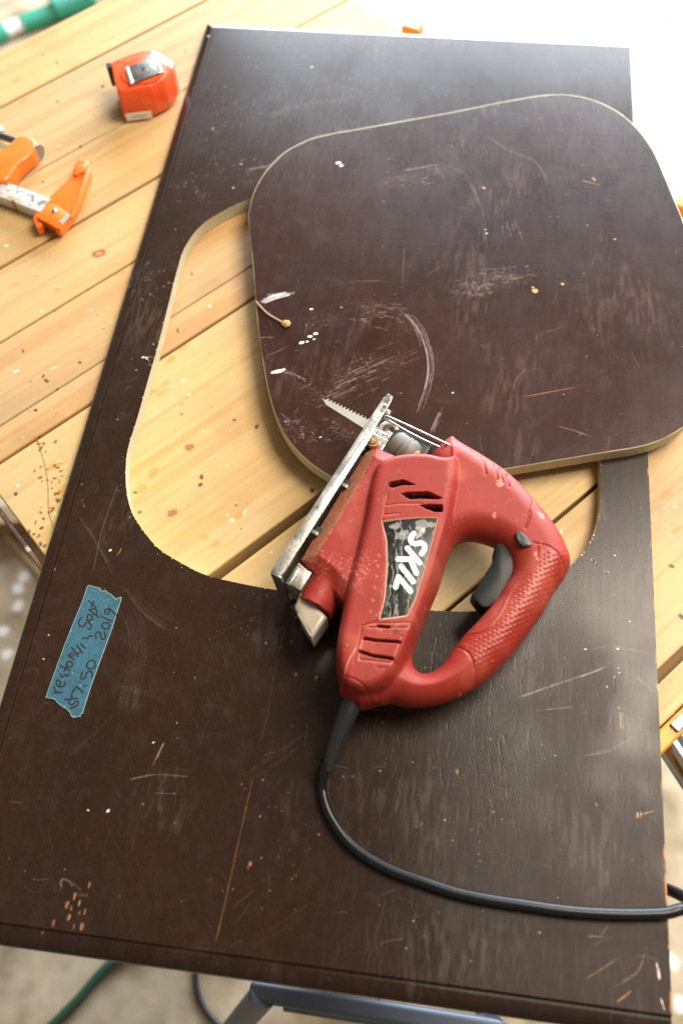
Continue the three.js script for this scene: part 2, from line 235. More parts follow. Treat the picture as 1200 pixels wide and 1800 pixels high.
{
  const sh = new Sheet(0, 0, BW, BL, 1024).fill(stain), bp = new Sheet(0, 0, BW, BL, 1024).fill((x, z) => { const v = stainBump(x, z); return [v, v, v]; }, false);
  const ro = new Sheet(0, 0, BW, BL, 520).fill((x, z) => { const v = stainRough(x, z); return [v, v, v]; }, false);
  wear(sh, 0, 0, BW, BL, 640);
  // cloudy chalk dust in the far left part
  for (const [x, z] of [[.0462,.1759],[.0652,.231],[.1071,.2274],[.0706,.1484],[.0577,.3217],[.1204,.1271],[.0644,.0779],[.1639,.0972],[.0616,.4658],[.0034,.3686],[.1837,.1644],[.0419,.2564],[.0376,.379]]) for (let i = 0; i < 26; i++) { sh.blot([x + rr(-0.02, 0.02), z + rr(-0.02, 0.02)], rr(0.0003, 0.0022), rr(0.0003, 0.0015), rr(0, 3), '#9a9698', rr(0.12, 0.45)); }
  // long seam where the veneer has split
  const seam = [[.1947,.6966],[.1933,.7274],[.193,.7559],[.1907,.7854],[.1882,.8246],[.1861,.8614],[.1845,.8865],[.1833,.9008]];
  sh.brush(seam.slice(0, 4), 0.0005, '#7d5238', 0.6, 2, 0.3); sh.brush(seam.slice(3), 0.00042, '#b8743f', 0.95, 2, 0.12); bumpMark(bp, seam, 0.0012, true);
  sh.curve([[.0448,.588],[.0419,.6263],[.0437,.6599]], 0.0004, '#8c7a62', 0.6);
  // chipped-through spots
  for (const [x, z, s] of [[.0853,.8887,1.4],[.0887,.8833,1.3],[.0931,.8868,1],[.0891,.8902,1],[.0883,.8956,1.3],[.0945,.8922,.8],[.0976,.8912,1],[.0799,.8999,1.5],[.093,.9003,1.1],[.098,.8997,1.3],[.0969,.8756,1.1],[.0425,.172,1.6],[.3262,.7775,1.2],[.2082,.7236,1.2],[.2234,.724,1.1],[.1973,.8509,1],[.1962,.8531,.7],[.2148,.8443,.5],[.4453,.7909,1.5],[.4431,.7915,1.2],[.1664,.5134,.6],[-.0019,.1715,1.1],[.0142,.6631,.8],[.4261,.62,.7],[.4157,.6123,.8],[.4187,.6144,.5]]) { for (let q = 0; q < 3; q++) { const e = rr(-0.0006, 0.0006) * s, l = rr(0.0006, 0.0017) * s; sh.line([[x + e, z - l], [x + e + rr(-0.0005, 0.0005), z], [x + e * 0.5, z + l]], rr(0.0003, 0.0007) * s, ['#a06c48', '#7c4c30', '#c09068'][Math.floor(rnd() * 3)], 0.85); } bp.blot([x, z], 0.0013 * s, 0.002 * s, 0, '#202020', 0.9); }
  for (const [x, z, s] of [[.1292,.0709,1.5],[.0086,.0253,2],[.0975,.8299,1.5],[.0525,.6432,1.5],[.0841,.8311,1],[.1178,.7823,1],[.4331,.6794,1.2],[.4326,.6063,1],[.4273,.6204,.8],[.4104,.6823,1],[.442,.6577,.8],[.4251,.708,.8],[.4332,.6936,.7],[.4339,.6968,.8],[.4303,.7005,.7],[.433,.722,.7],[.39,.7596,.7],[.0778,.2533,1.2],[.0798,.2203,1.2],[.0364,.461,1.6],[.0397,.4619,1.4],[.0336,.4746,.8],[.0422,.4463,.8],[.024,.7148,.8],[.0253,.7329,.9],[.1846,.6231,.9],[.2431,.7744,.6],[.2955,.7751,.6],[.2743,.7832,.7],[.3333,.8521,1.6],[.202,.6813,.8],[.2015,.7002,.7],[.2073,.6887,.6]]) sh.blot([x, z], 0.0010 * s, 0.0006 * s, rr(-1, 0.4), '#e9e2d6', 0.9);
  const L = (p, w, c, a, n) => sh.brush(p, w, c, a, n ?? 3, 0.2);
  L([[.3604,.7247],[.3837,.7132],[.4032,.7044],[.4249,.6937]], 0.0013, '#d9cfc2', 0.8); L([[.3704,.7316],[.3878,.728],[.4071,.7238]], 0.0008, '#c4b9ab', 0.6);
  L([[.4089,.7566],[.4259,.7516],[.449,.7363]], 0.0016, '#b3a796', 0.5); L([[.4094,.8904],[.4203,.883],[.4328,.8734]], 0.0010, '#c08f56', 0.9); L([[.4208,.8969],[.4338,.888],[.4413,.8819],[.4466,.8673]], 0.0010, '#a98a60', 0.7);
  L([[.4278,.9008],[.4363,.8938]], 0.0014, '#d08b45', 0.9); L([[.4085,.8672],[.4226,.8661]], 0.0008, '#b9afa0', 0.7); L([[.4136,.872],[.4296,.8631]], 0.0007, '#a89c8c', 0.6); L([[.4189,.8656],[.4242,.8573]], 0.0008, '#b9afa0', 0.6);
  L([[.4523,.8766],[.4533,.8856]], 0.0016, '#efe6da', 0.95); L([[.4536,.8952],[.4553,.9015]], 0.0014, '#efe6da', 0.9); L([[.4424,.7923],[.449,.7901],[.456,.7871]], 0.0009, '#cf9b78', 0.8);
  L([[.4072,.6844],[.4272,.6783],[.4588,.6807]], 0.001, '#b0a69c', 0.5); L([[.4433,.6974],[.4539,.7052],[.4569,.7089]], 0.0008, '#b0a69c', 0.5);
  for (const e of [0, 5]) sh.line([[.4337,.7251],[.4338,.7361]].map(([x, z]) => [x + e * 0.00032, z]), 0.0005, '#c08a4c', 0.9);
  L([[.1212,.7973],[.1259,.7787]], 0.0012, '#b9aea0', 0.7); L([[.106,.8086],[.1245,.8034],[.146,.8024]], 0.0015, '#8d8074', 0.5); L([[.0791,.8811],[.0784,.8744],[.096,.8811]], 0.001, '#8d8478', 0.6); L([[.0861,.8819],[.0976,.8812]], 0.002, '#8b7d58', 0.5);
  L([[.0584,.6473],[.0609,.6408]], 0.0011, '#d8ac4a', 0.95); L([[.0209,.616],[.0433,.6408],[.06,.6628]], 0.004, '#7d6e64', 0.3, 8); L([[.07,.671],[.093,.6912],[.1124,.7015]], 0.005, '#8a7d74', 0.2, 12); L([[.0709,.6801],[.0876,.7051],[.0934,.7387],[.0921,.7675]], 0.014, '#6a5e56', 0.12, 30);
  L([[.0919,.2859],[.0971,.2683]], 0.003, '#a8a0a0', 0.4, 6); L([[.0909,.157],[.1217,.1356],[.1899,.1171]], 0.01, '#a9a5aa', 0.18, 10); L([[.0848,.2294],[.1088,.221]], 0.004, '#c5c0c0', 0.4, 7); L([[.0345,.4612],[.0462,.4595]], 0.0013, '#e4d8bd', 0.9);
  // rubbed grey haze of scratches in the near right part, along the grain
  sh.hairs(900, 0.25, 0.69, 0.455, 0.9, 0.02, 0.0007, ['#8f7f6b', '#a08d74', '#6c5c4c'], 0.16, Math.PI / 2, 0.25);
  sh.hairs(400, 0.0, 0.7, 0.2, 0.9, 0.012, 0.0005, ['#6d5a48', '#836c54'], 0.2, Math.PI / 2 - 0.5, 0.6);
  sh.specks(45, 0.30, 0.72, 0.36, 0.9, 0.0002, 0.0006, ['#d9b88e', '#efe6d6'], 0.5, 0.9); sh.specks(40, 0.18, 0.80, 0.24, 0.88, 0.0002, 0.0006, ['#d9b88e', '#efe6d6'], 0.5, 0.9);
  bp.hairs(500, 0.26, 0.68, 0.455, 0.9, 0.012, 0.0007, ['#202020', '#101010'], 0.6, Math.PI / 2, 0.3);
  bp.hairs(160, 0.30, 0.68, 0.455, 0.85, 0.006, 0.0006, ['#181818'], 0.5, 0, 0.5);
  // raw wood where the cut edge and the sawn right edge are chipped
  for (let i = 0; i < holeLine.length; i++) { if (rnd() < 0.5) sh.blot(holeLine[i], rr(0.0004, 0.0013), rr(0.0004, 0.0011), 0, rnd() < 0.5 ? '#d8b57c' : '#b98a54', 0.9); }
  for (let i = 0; i < 46; i++) sh.blot([BW - rr(0, 0.0009), rr(0.25, 0.9)], rr(0.0002, 0.0006), rr(0.001, 0.005), 0, rnd() < 0.4 ? '#b98050' : '#7b4b2a', 0.8);
  for (const [x, z] of [[.4585,.8286],[.459,.8336],[.4591,.8385],[.4576,.8941],[.4577,.8995],[.4585,.8134]]) sh.blot([BW - 0.0003, z], 0.0009, 0.004, 0, '#b5733f', 0.9);
  const map = sh.tex(), bump = bp.tex(false), rough = ro.tex(false);
  darkMats.board = phys({ map, bumpMap: bump, bumpScale: 0.0003, roughnessMap: rough, roughness: 1, specularIntensity: 0.5 });
  darkMats.boardSheet = sh;
}
{
  const x0 = 0.1, z0 = 0.11, x1 = 0.51, z1 = 0.58, sh = new Sheet(x0, z0, x1, z1, 960).fill((x, z) => { const c = stain(x * 0.9 + 3, z * 0.8 - 2), g = fbm(x * 24, z * 420, 3); return c.map((v, q) => v * [1.14, 0.90, 0.92][q] * (0.98 + 0.10 * (g - 0.5))); });
  const bp = new Sheet(x0, z0, x1, z1, 960).fill((x, z) => { const v = 0.5 + 0.10 * (fbm(x * 30, z * 480, 3) - 0.5) + 0.16 * (fbm(x * 1400, z * 1400, 2) - 0.5); return [v, v, v]; }, false);
  const ro = new Sheet(x0, z0, x1, z1, 480).fill((x, z) => { const v = stainRough(x + 5, z + 3) + 0.02; return [v, v, v]; }, false);
  wear(sh, x0, z0, x1, z1, 460);
  const B = (p, w, c, a, n, gap) => sh.brush(p, w, c, a, n, gap);
  B([[.1298,.4022],[.1407,.3948],[.1581,.3867]], 0.006, '#eef0ee', 0.95, 12, 0.08); B([[.1355,.394],[.1524,.3892]], 0.004, '#eef0ee', 0.8, 8, 0.2);
  for (const [x, z, s] of [[.1726,.4416,1.7],[.1789,.4343,1.4],[.1833,.4308,1.6],[.1772,.4399,1],[.1827,.437,.9],[.1772,.2248,2],[.1804,.2284,1.6],[.1543,.4742,1.9],[.1579,.4727,2.2],[.1611,.4712,1.6],[.1758,.4048,1],[.2009,.5332,.7],[.4355,.2996,.6],[.3218,.303,.8],[.3206,.2983,.6],[.2479,.5078,.8],[.3024,.4801,.7]]) sh.blot([x, z], 0.0016 * s, 0.0009 * s, -0.3, '#f2efe8', 0.95);
  B([[.1601,.4713],[.1702,.475],[.183,.4807]], 0.003, '#cfcac8', 0.6, 7, 0.4); B([[.1656,.4441],[.1459,.458]], 0.002, '#a9a2a0', 0.4, 5, 0.4);
  B([[.2575,.3982],[.2707,.4156],[.2791,.436],[.283,.4562],[.2822,.4764],[.2768,.5021]], 0.0055, '#b9b6bd', 0.65, 13, 0.25); B([[.2504,.3958],[.2657,.413],[.2743,.4364]], 0.006, '#9a979c', 0.3, 10, 0.4);
  B([[.2955,.4953],[.2919,.5077],[.2875,.5227]], 0.0035, '#aaa7b2', 0.6, 8, 0.3);
  for (let i = 0; i < 34; i++) { const q = [[.1939,.491],[.2064,.4783],[.2217,.4681],[.2331,.4641],[.246,.4511],[.1853,.4975],[.217,.4886],[.2384,.4694]][i % 8], x = q[0] + rr(-0.014, 0.014), z = q[1] + rr(-0.01, 0.01), l = rr(0.008, 0.028); B([[x, z], [x + l * 0.86, z - l * 0.55]], 0.0012, '#b4aeb0', 0.42, 3, 0.3); }
  for (let i = 0; i < 46; i++) { const q = [[.1697,.5185],[.1782,.5285],[.1899,.53],[.1991,.5302],[.1862,.5358],[.1751,.5234],[.2051,.5231],[.2161,.5192]][i % 8], x = q[0] + rr(-0.008, 0.008), z = q[1] + rr(-0.006, 0.006), a = rr(-1.2, 1.2), l = rr(0.003, 0.009); B([[x, z], [x + l * Math.cos(a), z + l * Math.sin(a)]], 0.0008, '#b5b0b4', 0.38, 3, 0.4); }
  for (let i = 0; i < 90; i++) { const q = [[.3026,.3685],[.322,.3602],[.3366,.3555],[.3126,.3708],[.3315,.3527],[.3462,.3481],[.2466,.2372],[.2674,.2278],[.2312,.2461],[.2309,.3976],[.2413,.4029],[.2225,.411]][i % 12]; const x = q[0] + rr(-0.014, 0.014), z = q[1] + rr(-0.009, 0.009), l = rr(0.003, 0.014), a = rr(-0.5, 0.3); B([[x, z], [x + l * Math.cos(a), z + l * Math.sin(a)]], 0.0022, '#93877f', 0.28, 4, 0.4); }
  const cloud = (pts, rx, rz, n, a) => { for (const [x, z] of pts) for (let i = 0; i < n; i++) { const u = rnd() + rnd() + rnd() - 1.5, v = rnd() + rnd() + rnd() - 1.5; sh.blot([x + u * rx, z + v * rz], rr(0.0003, 0.0014), rr(0.0003, 0.0009), rr(-0.6, 0.2), '#a39a96', rr(0.03, a)); } };   // chalky dust rubbed into the stain
  cloud([[.3125,.3676],[.3415,.3538]], 0.022, 0.012, 520, 0.16); cloud([[.2364,.2441],[.2701,.2275]], 0.020, 0.013, 380, 0.13); cloud([[.2154,.4745],[.2372,.4579],[.1985,.4905]], 0.022, 0.012, 300, 0.13); cloud([[.185,.5278],[.2174,.5299],[.226,.3981],[.1836,.4147]], 0.020, 0.012, 260, 0.12); cloud([[.2093,.292],[.284,.3134],[.3847,.2401],[.4348,.3398],[.3487,.4232],[.4143,.4461]], 0.035, 0.03, 260, 0.08);
  B([[.2336,.2315],[.2537,.2251],[.2774,.2169]], 0.0012, '#ddd8d2', 0.8, 3, 0.15); B([[.2745,.2141],[.297,.229],[.3108,.2576],[.3189,.2963],[.3237,.3436]], 0.003, '#a29b99', 0.5, 7, 0.4);
  B([[.3102,.1708],[.3357,.1925],[.3631,.208],[.3768,.2371]], 0.0015, '#9c8f80', 0.6, 3, 0.3); B([[.4072,.2284],[.4249,.2336]], 0.0013, '#c39a66', 0.9, 3, 0.05); B([[.4161,.2239],[.4192,.2281]], 0.002, '#c39a66', 0.9, 3, 0.05);
  for (const [x, z] of [[.3352,.2913],[.3391,.2861],[.3443,.2884],[.3495,.2921],[.3517,.2968],[.3467,.2832],[.3419,.2942]]) B([[x, z], [x + 0.0015, z + 0.011]], 0.0007, '#b5aca6', 0.6, 2, 0.2);
  B([[.3529,.4806],[.3778,.4725],[.4042,.4637]], 0.0012, '#b0704a', 0.9, 3, 0.1); B([[.3513,.4751],[.3536,.4608],[.3612,.4502]], 0.0008, '#9c8f86', 0.6, 2, 0.2); B([[.3863,.5035],[.4005,.5068],[.4138,.5113]], 0.0011, '#b28a5c', 0.8, 3, 0.1); B([[.1341,.4399],[.1501,.4383]], 0.0008, '#b0804c', 0.9, 2, 0.05);
  B([[.3526,.4705],[.3613,.4543],[.3751,.4471]], 0.0006, '#9c8f86', 0.5, 2, 0.2); B([[.2511,.3701],[.2489,.3235]], 0.0014, '#a8a09c', 0.4, 3, 0.3); B([[.1789,.3802],[.208,.3709],[.2428,.367]], 0.002, '#8f8682', 0.35, 5, 0.4);
  for (const [x, z, s] of [[.3664,.3663,1.7],[.3897,.3564,1],[.3644,.3626,.8],[.2015,.4005,.6],[.3165,.2461,.9]]) sh.blot([x, z], 0.0018 * s, 0.0014 * s, 0.4, '#d39a62', 0.95);
  sh.line(spline([[.4342,.1475],[.4386,.1431],[.4429,.1476],[.439,.1528]], 6), 0.0011, '#1a100c', 0.9);
  for (let i = 0; i < pieceLine.length; i++) if (rnd() < 0.45) sh.blot(pieceLine[i], rr(0.0003, 0.001), rr(0.0003, 0.001), 0, '#c9a670', 0.85);
  darkMats.piece = phys({ map: sh.tex(), bumpMap: bp.tex(false), bumpScale: 0.0003, roughnessMap: ro.tex(false), roughness: 1, specularIntensity: 0.5 });
  darkMats.pieceSheet = sh;
}
// raw core that the saw laid bare: thin plies round the cut
const coreSheet = new Sheet(0, 0, 1.6, 0.02, 2048).fill((s, y) => {
  const saw = fbm(s * 1400, y * 60, 2), ply = sm(0.45, 0.55, vnoise(y * 420, 3)), tone = fbm(s * 14, y * 50, 3), l = 0.92 + 0.22 * (saw - 0.5) + 0.25 * (tone - 0.5) - 0.08 * ply;
  return [0.50 * l, 0.44 * l, 0.275 * l];
});
const coreMat = std({ map: coreSheet.tex(), roughness: 0.85 });
function wallStrip(line, y0, y1, inward) {
  const n = line.length, pos = [], uv = [], idx = []; let s = 0;
  for (let i = 0; i <= n; i++) { const p = line[i % n], q = line[(i + 1) % n]; for (const y of [y0, y1]) { pos.push(p[0], y, p[1]); uv.push(s / 1.6, (y - y0) / 0.02); } s += Math.hypot(q[0] - p[0], q[1] - p[1]); }
  for (let i = 0; i < n; i++) { const a = 2 * i, q = [a, a + 1, a + 3, a + 2]; inward ? idx.push(q[0], q[1], q[2], q[0], q[2], q[3]) : idx.push(q[0], q[2], q[1], q[0], q[3], q[2]); }
  const g = new THREE.BufferGeometry(); g.setAttribute('position', new THREE.Float32BufferAttribute(pos, 3)); g.setAttribute('uv', new THREE.Float32BufferAttribute(uv, 2)); g.setIndex(idx); g.computeVertexNormals(); return g;
}
function faceOf(line, holes, y) {   // flat face looking up
  const s = shapeOf(line); for (const h of holes) s.holes.push(new THREE.Path(h.map((p) => new THREE.Vector2(p[0], p[1]))));
  const g = new THREE.ShapeGeometry(s), p = g.attributes.position, nn = g.attributes.normal;
  for (let i = 0; i < p.count; i++) { const x = p.getX(i), z = p.getY(i); p.setXYZ(i, x, y, z); nn.setXYZ(i, 0, 1, 0); }
  const ix = g.index.array; for (let i = 0; i < ix.length; i += 3) { const t = ix[i + 1]; ix[i + 1] = ix[i + 2]; ix[i + 2] = t; }
  return g;
}
{
  const board = thing('dark_board', 'dark brown stained wooden board with a large rounded hole sawn out', 'board', [0, TABLE_Y, 0]);
  const rect = [[MO, MO], [BW, MO], [BW, BL - MO], [MO, BL - MO]];
  mesh('panel_face', darkMats.boardSheet.map(faceOf(rect, [holeLine], TH)), darkMats.board, board);
  mesh('panel_back', faceOf([[0.001, 0.001], [BW, 0.001], [BW, BL - 0.001], [0.001, BL - 0.001]], [holeLine], 0.0006), std({ color: C(0.25, 0.17, 0.09), roughness: 0.8 }), board);
  const cut = mesh('cut_edge', wallStrip(holeLine, 0, TH, true), coreMat, board); cut.userData.label = 'pale raw wood of the sawn hole edge';
  // moulded border on three sides: a bead, a groove and a rounded nose
  const prof = [[0.0008, 0], [0, 0.002], [0.0002, 0.0045], [0.0012, 0.0066], [0.0032, 0.0085], [0.0060, 0.0099], [0.0095, 0.0107], [0.0108, 0.0108], [0.0113, 0.0105], [0.0119, 0.0105], [0.0125, 0.0110], [0.0131, 0.0122], [MO, TH]];
  const pos = [], uvs = [], idx = [];
  const ring = (e) => [[BW, e], [e, e], [e, BL - e], [BW, BL - e]];
  for (let side = 0; side < 3; side++) {
    const N = 40;
    for (let k = 0; k < prof.length; k++) { const R = ring(prof[k][0]), a = R[side], b = R[side + 1]; for (let i = 0; i <= N; i++) { const t = i / N, x = a[0] + (b[0] - a[0]) * t, z = a[1] + (b[1] - a[1]) * t; pos.push(x, prof[k][1], z); uvs.push(x / BW, 1 - z / BL); } }
    const o = side * prof.length * (N + 1);
    for (let k = 0; k + 1 < prof.length; k++) for (let i = 0; i < N; i++) { const a = o + k * (N + 1) + i, b = a + 1, c = a + N + 1, d = c + 1; idx.push(a, b, d, a, d, c); }
  }
  const mg = new THREE.BufferGeometry(); mg.setAttribute('position', new THREE.Float32BufferAttribute(pos, 3)); mg.setAttribute('uv', new THREE.Float32BufferAttribute(uvs, 2)); mg.setIndex(idx); mg.computeVertexNormals();
  mesh('moulded_border', mg, darkMats.board, board);
  // sawn right edge
  const eg = []; { const lo = prof.map(([e, y]) => [e, y]), line = [...lo, ...lo.slice().reverse().map(([e, y]) => [BL - e, y])]; const s = shapeOf(line), g = new THREE.ShapeGeometry(s), p = g.attributes.position; for (let i = 0; i < p.count; i++) { const z = p.getX(i), y = p.getY(i); p.setXYZ(i, BW, y, z); g.attributes.uv.setXY(i, z / 1.6, y / 0.02); } g.computeVertexNormals(); eg.push(g); }
  const se = mesh('sawn_side', eg[0], std({ map: coreMat.map, color: C(0.5, 0.32, 0.2), roughness: 0.85 }), board);

  const piece = thing('cut_out_piece', 'rounded square dark board piece laid over the hole', 'board piece', [0, BOARD_Y, 0]);
  const pc = pieceLine;
  const inset = (line, e0) => line.map((p, i) => { const e = e0 * (0.45 + 0.75 * sm(0.30, 0.22, p[1]) + 0.35 * (vnoise(i * 0.45, 7) - 0.5)); const a = line[(i + line.length - 1) % line.length], b = line[(i + 1) % line.length], dx = b[0] - a[0], dz = b[1] - a[1], l = Math.hypot(dx, dz); return [p[0] - dz / l * e, p[1] + dx / l * e]; });
  const area = pc.reduce((s, p, i) => { const q = pc[(i + 1) % pc.length]; return s + p[0] * q[1] - q[0] * p[1]; }, 0), fl = inset(pc, (area > 0 ? 1 : -1) * 0.0012);
  { const n = pc.length, pos = [], uv = [], idx = []; let s = 0; for (let i = 0; i <= n; i++) { const k = i % n, d = 0.0003 * (vnoise(i * 0.7, 2) - 0.5); pos.push(pc[k][0], TH - 0.0006, pc[k][1], fl[k][0], TH + d * 0, fl[k][1]); uv.push(s / 1.6, 0.2, s / 1.6, 0.3); s += Math.hypot(pc[(k + 1) % n][0] - pc[k][0], pc[(k + 1) % n][1] - pc[k][1]); } for (let i = 0; i < n; i++) { const a = 2 * i; idx.push(a, a + 1, a + 3, a, a + 3, a + 2); } const g = new THREE.BufferGeometry(); g.setAttribute('position', new THREE.Float32BufferAttribute(pos, 3)); g.setAttribute('uv', new THREE.Float32BufferAttribute(uv, 2)); g.setIndex(idx); g.computeVertexNormals(); if (g.attributes.normal.getY(0) < 0) { for (let i = 0; i < idx.length; i += 3) { const t = idx[i + 1]; idx[i + 1] = idx[i + 2]; idx[i + 2] = t; } g.setIndex(idx); g.computeVertexNormals(); } mesh('bare_rim', g, coreMat, piece).userData.label = 'thin bare rim where the stain has chipped off'; }
  mesh('face', darkMats.pieceSheet.map(faceOf(fl, [], TH)), darkMats.piece, piece);
  mesh('back', faceOf(pc, [], 0.0005), std({ color: C(0.25, 0.17, 0.09), roughness: 0.8 }), piece);
  const ce = mesh('cut_edge', wallStrip(pc, 0.0003, TH - 0.0006, false), coreMat, piece); ce.userData.label = 'pale raw wood edge left by the saw';
}

// ---------------------------------------------------------------- jigsaw lying on its side
// local frame: x along the shoe towards the blade, z from the shoe to the handle, y across the tool (up)
const saw = thing('jigsaw', 'red corded jigsaw lying on its side across the board and the cut-out piece', 'jigsaw', [0.26, BOARD_Y + 0.03, 0.74]);
saw.quaternion.setFromRotationMatrix(new THREE.Matrix4().makeBasis(new THREE.Vector3(0.397832, 0.057903, -0.915629), new THREE.Vector3(-0.023074, 0.998322, 0.053106), new THREE.Vector3(0.917168, 0.000000, 0.398501)));
function inside(poly) {   // signed distance to a closed outline, positive inside
  const n = poly.length;
  return (x, y) => {
    let d = 1e9, ins = false;
    for (let i = 0, j = n - 1; i < n; j = i++) {
      const ax = poly[j][0], ay = poly[j][1], bx = poly[i][0] - ax, by = poly[i][1] - ay, px = x - ax, py = y - ay;
      const t = Math.max(0, Math.min(1, (px * bx + py * by) / (bx * bx + by * by || 1e-12))), ex = px - t * bx, ey = py - t * by, q = ex * ex + ey * ey;
      if (q < d) d = q;
      if ((poly[i][1] > y) !== (ay > y) && x < (poly[j][0] - poly[i][0]) * (y - poly[i][1]) / (ay - poly[i][1]) + poly[i][0]) ins = !ins;
    }
    d = Math.sqrt(d); return ins ? d : -d;
  };
}
function nearLine(pts) { return (x, y) => { let d = 1e9; for (let i = 1; i < pts.length; i++) { const ax = pts[i - 1][0], ay = pts[i - 1][1], bx = pts[i][0] - ax, by = pts[i][1] - ay, t = Math.max(0, Math.min(1, ((x - ax) * bx + (y - ay) * by) / (bx * bx + by * by))); d = Math.min(d, Math.hypot(x - ax - t * bx, y - ay - t * by)); } return d; }; }
const gripLine = [[.1403,.0575],[.1254,.0581],[.1132,.0547],[.1026,.0539],[.0903,.0548],[.0802,.0531],[.0695,.0475],[.0644,.0409],[.0546,.0375],[.0526,.0435],[.0491,.0512],[.0425,.0578],[.0302,.064],[.04,.0737],[.0589,.0807],[.0814,.0822],[.1055,.0853],[.1224,.0862],[.138,.0858],[.1426,.0788],[.1451,.0714],[.1454,.0615]];
const labelLine = [[.1026,-.044],[.1093,-.0353],[.117,-.024],[.1233,-.0125],[.1142,-.0099],[.0853,-.0027],[.0633,.0019],[.052,.0025],[.0462,-.0048],[.0415,-.0115],[.0559,-.0162],[.0778,-.0262],[.0918,-.0349]];
const vents = [
  [[.1297,-.0542],[.1314,-.0538],[.137,-.0474],[.1374,-.0449],[.1377,-.0378],[.1333,-.0458],[.1287,-.0505],[.128,-.0528]],
  [[.127,-.0428],[.1298,-.0403],[.1374,-.0274],[.1376,-.0169],[.1358,-.0186],[.1296,-.0308],[.1262,-.0361]],
  [[.1254,-.0276],[.1289,-.0229],[.1332,-.0142],[.1285,-.0121],[.1259,-.0169]],
  [[.037,-.0111],[.0401,-.004],[.0391,-.0034],[.0356,-.0104]],
  [[.0257,-.0149],[.0282,-.0074],[.0351,.0072],[.0336,.0076],[.0267,-.0066],[.0241,-.0144]],
  [[.0168,-.0132],[.0185,-.0041],[.0233,.0083],[.0216,.0088],[.017,-.0032],[.0151,-.0127]]];
const frames = [[[.1226,-.0516],[.1135,-.0484],[.1195,-.0409],[.1271,-.0272]], [[.1124,-.0477],[.1071,-.0457],[.1135,-.0367]], [[.0349,-.0163],[.0486,.0065],[.045,.0072],[.0322,-.0157]], [[.0265,-.0149],[.011,-.0103],[.0195,.0091],[.0384,.0062]]];
{
  const U0 = -0.03, V0 = -0.1, ST = 0.0005, NU = 496, NV = 384;
  const lineA = spline([[.167,-.044],[.1762,-.0451],[.1854,-.0442],[.1934,-.0417],[.1984,-.0386],[.1969,-.0321],[.1947,-.0111],[.1907,.0112],[.181,.0358],[.1689,.0583],[.1596,.0703],[.1496,.0787],[.1379,.0802],[.1246,.0786],[.1063,.0777],[.0826,.0746],[.0654,.0712],[.048,.0655],[.0393,.0615],[.0262,.0531],[.0149,.0422],[.0065,.0297],[.0025,.0182],[-.0029,.0109],[-.0006,.0036],[.0125,-.0083],[.0419,-.0206],[.0821,-.0341],[.1245,-.0484],[.1507,-.0581]], 5);
  const lineHole = spline([[.1203,.0028],[.1269,.0048],[.1315,.0096],[.1346,.0189],[.1354,.0292],[.1319,.038],[.1238,.0445],[.1072,.0457],[.0923,.0443],[.0798,.042],[.0638,.038],[.0492,.0361],[.0393,.0344],[.0329,.0309],[.0296,.0258],[.0304,.0202],[.0358,.0156],[.047,.013],[.0685,.0103],[.0899,.0078],[.1072,.0041]], 5);
  const lineB = spline([[.142,-.0712],[.1233,-.0673],[.1043,-.0602],[.075,-.0507],[.0446,-.0413],[.0216,-.0332],[.0075,-.0266],[-.0023,-.0191],[-.0082,-.0113],[-.0073,-.0007],[.0009,.0091],[.0152,.0147],[.0387,.013],[.0682,.0092],[.1021,.0026],[.1403,-.0084],[.1659,-.0179],[.1766,-.0252],[.1714,-.0309],[.1676,-.0438],[.1607,-.0565],[.1523,-.0661]], 5);
  const lineC = [[.1576,-.0823],[.1493,-.0857],[.1174,-.0854],[.0839,-.0844],[.0551,-.0833],[.0522,-.0755],[.0491,-.059],[.0429,-.04],[.0715,-.0323],[.131,-.0399],[.1557,-.0459],[.1586,-.0521],[.1584,-.067]];
  const lineE = [[.001,-.0206],[-.0108,-.0137],[-.0108,.0024],[-.0033,.0103],[.0125,.0136],[.0163,-.0016]];
  const dA = inside(lineA), dH = inside(lineHole), dB = inside(lineB), dC = inside(lineC), dE = inside(lineE);
  const [ax0, ax1] = [[.0926,-.064],[.0328,-.0598]], axl = Math.hypot(ax1[0] - ax0[0], ax1[1] - ax0[1]), adx = (ax1[0] - ax0[0]) / axl, adz = (ax1[1] - ax0[1]) / axl, BR = 0.0135;
  const sup = (d, r, H, p) => (d <= 0 ? 0 : d >= r ? H : H * Math.pow(1 - Math.pow(1 - d / r, p), 1 / p));
  const F = new Float32Array(NU * NV), H0 = new Float32Array(NU * NV);
  const smax = (a, b, k) => { const h = Math.max(0, k - Math.abs(a - b)) / k; return Math.max(a, b) + h * h * k / 4; };
  for (let j = 0; j < NV; j++) for (let i = 0; i < NU; i++) {
    const x = U0 + i * ST, z = V0 + j * ST, k = j * NU + i;
    const a = Math.min(dA(x, z), -dH(x, z)), b = Math.min(dB(x, z), -dH(x, z)), c = dC(x, z), e = dE(x, z);
    const t = (x - ax0[0]) * adx + (z - ax0[1]) * adz, q = Math.abs((x - ax0[0]) * -adz + (z - ax0[1]) * adx), bar = Math.min(BR - q, t + 0.004, axl - t);
    F[k] = Math.max(a, b, c, e, bar);
    if (F[k] <= -0.002) { H0[k] = 0; continue; }
    const rA = 0.0165, hA = sup(a, rA, 0.0185, 2), hB = sup(b, 0.0092, 0.0315, 3), hC = c > 0 ? Math.min(0.0235, 0.0158 + c * 0.72, sup(c, 0.003, 0.03, 2.5)) : 0, hE = sup(e, 0.007, 0.0185, 2.4), hD = bar > -0.0005 && q < BR ? Math.sqrt(BR * BR - q * q) * 1.42 : 0;
    let h = smax(hA, hB, 0.006); h = smax(h, hC, 0.0015); h = smax(h, hD * (bar > 0 ? 1 : 0), 0.003); h = smax(h, hE, 0.0015);
    H0[k] = F[k] > 0 ? h : 0;
  }
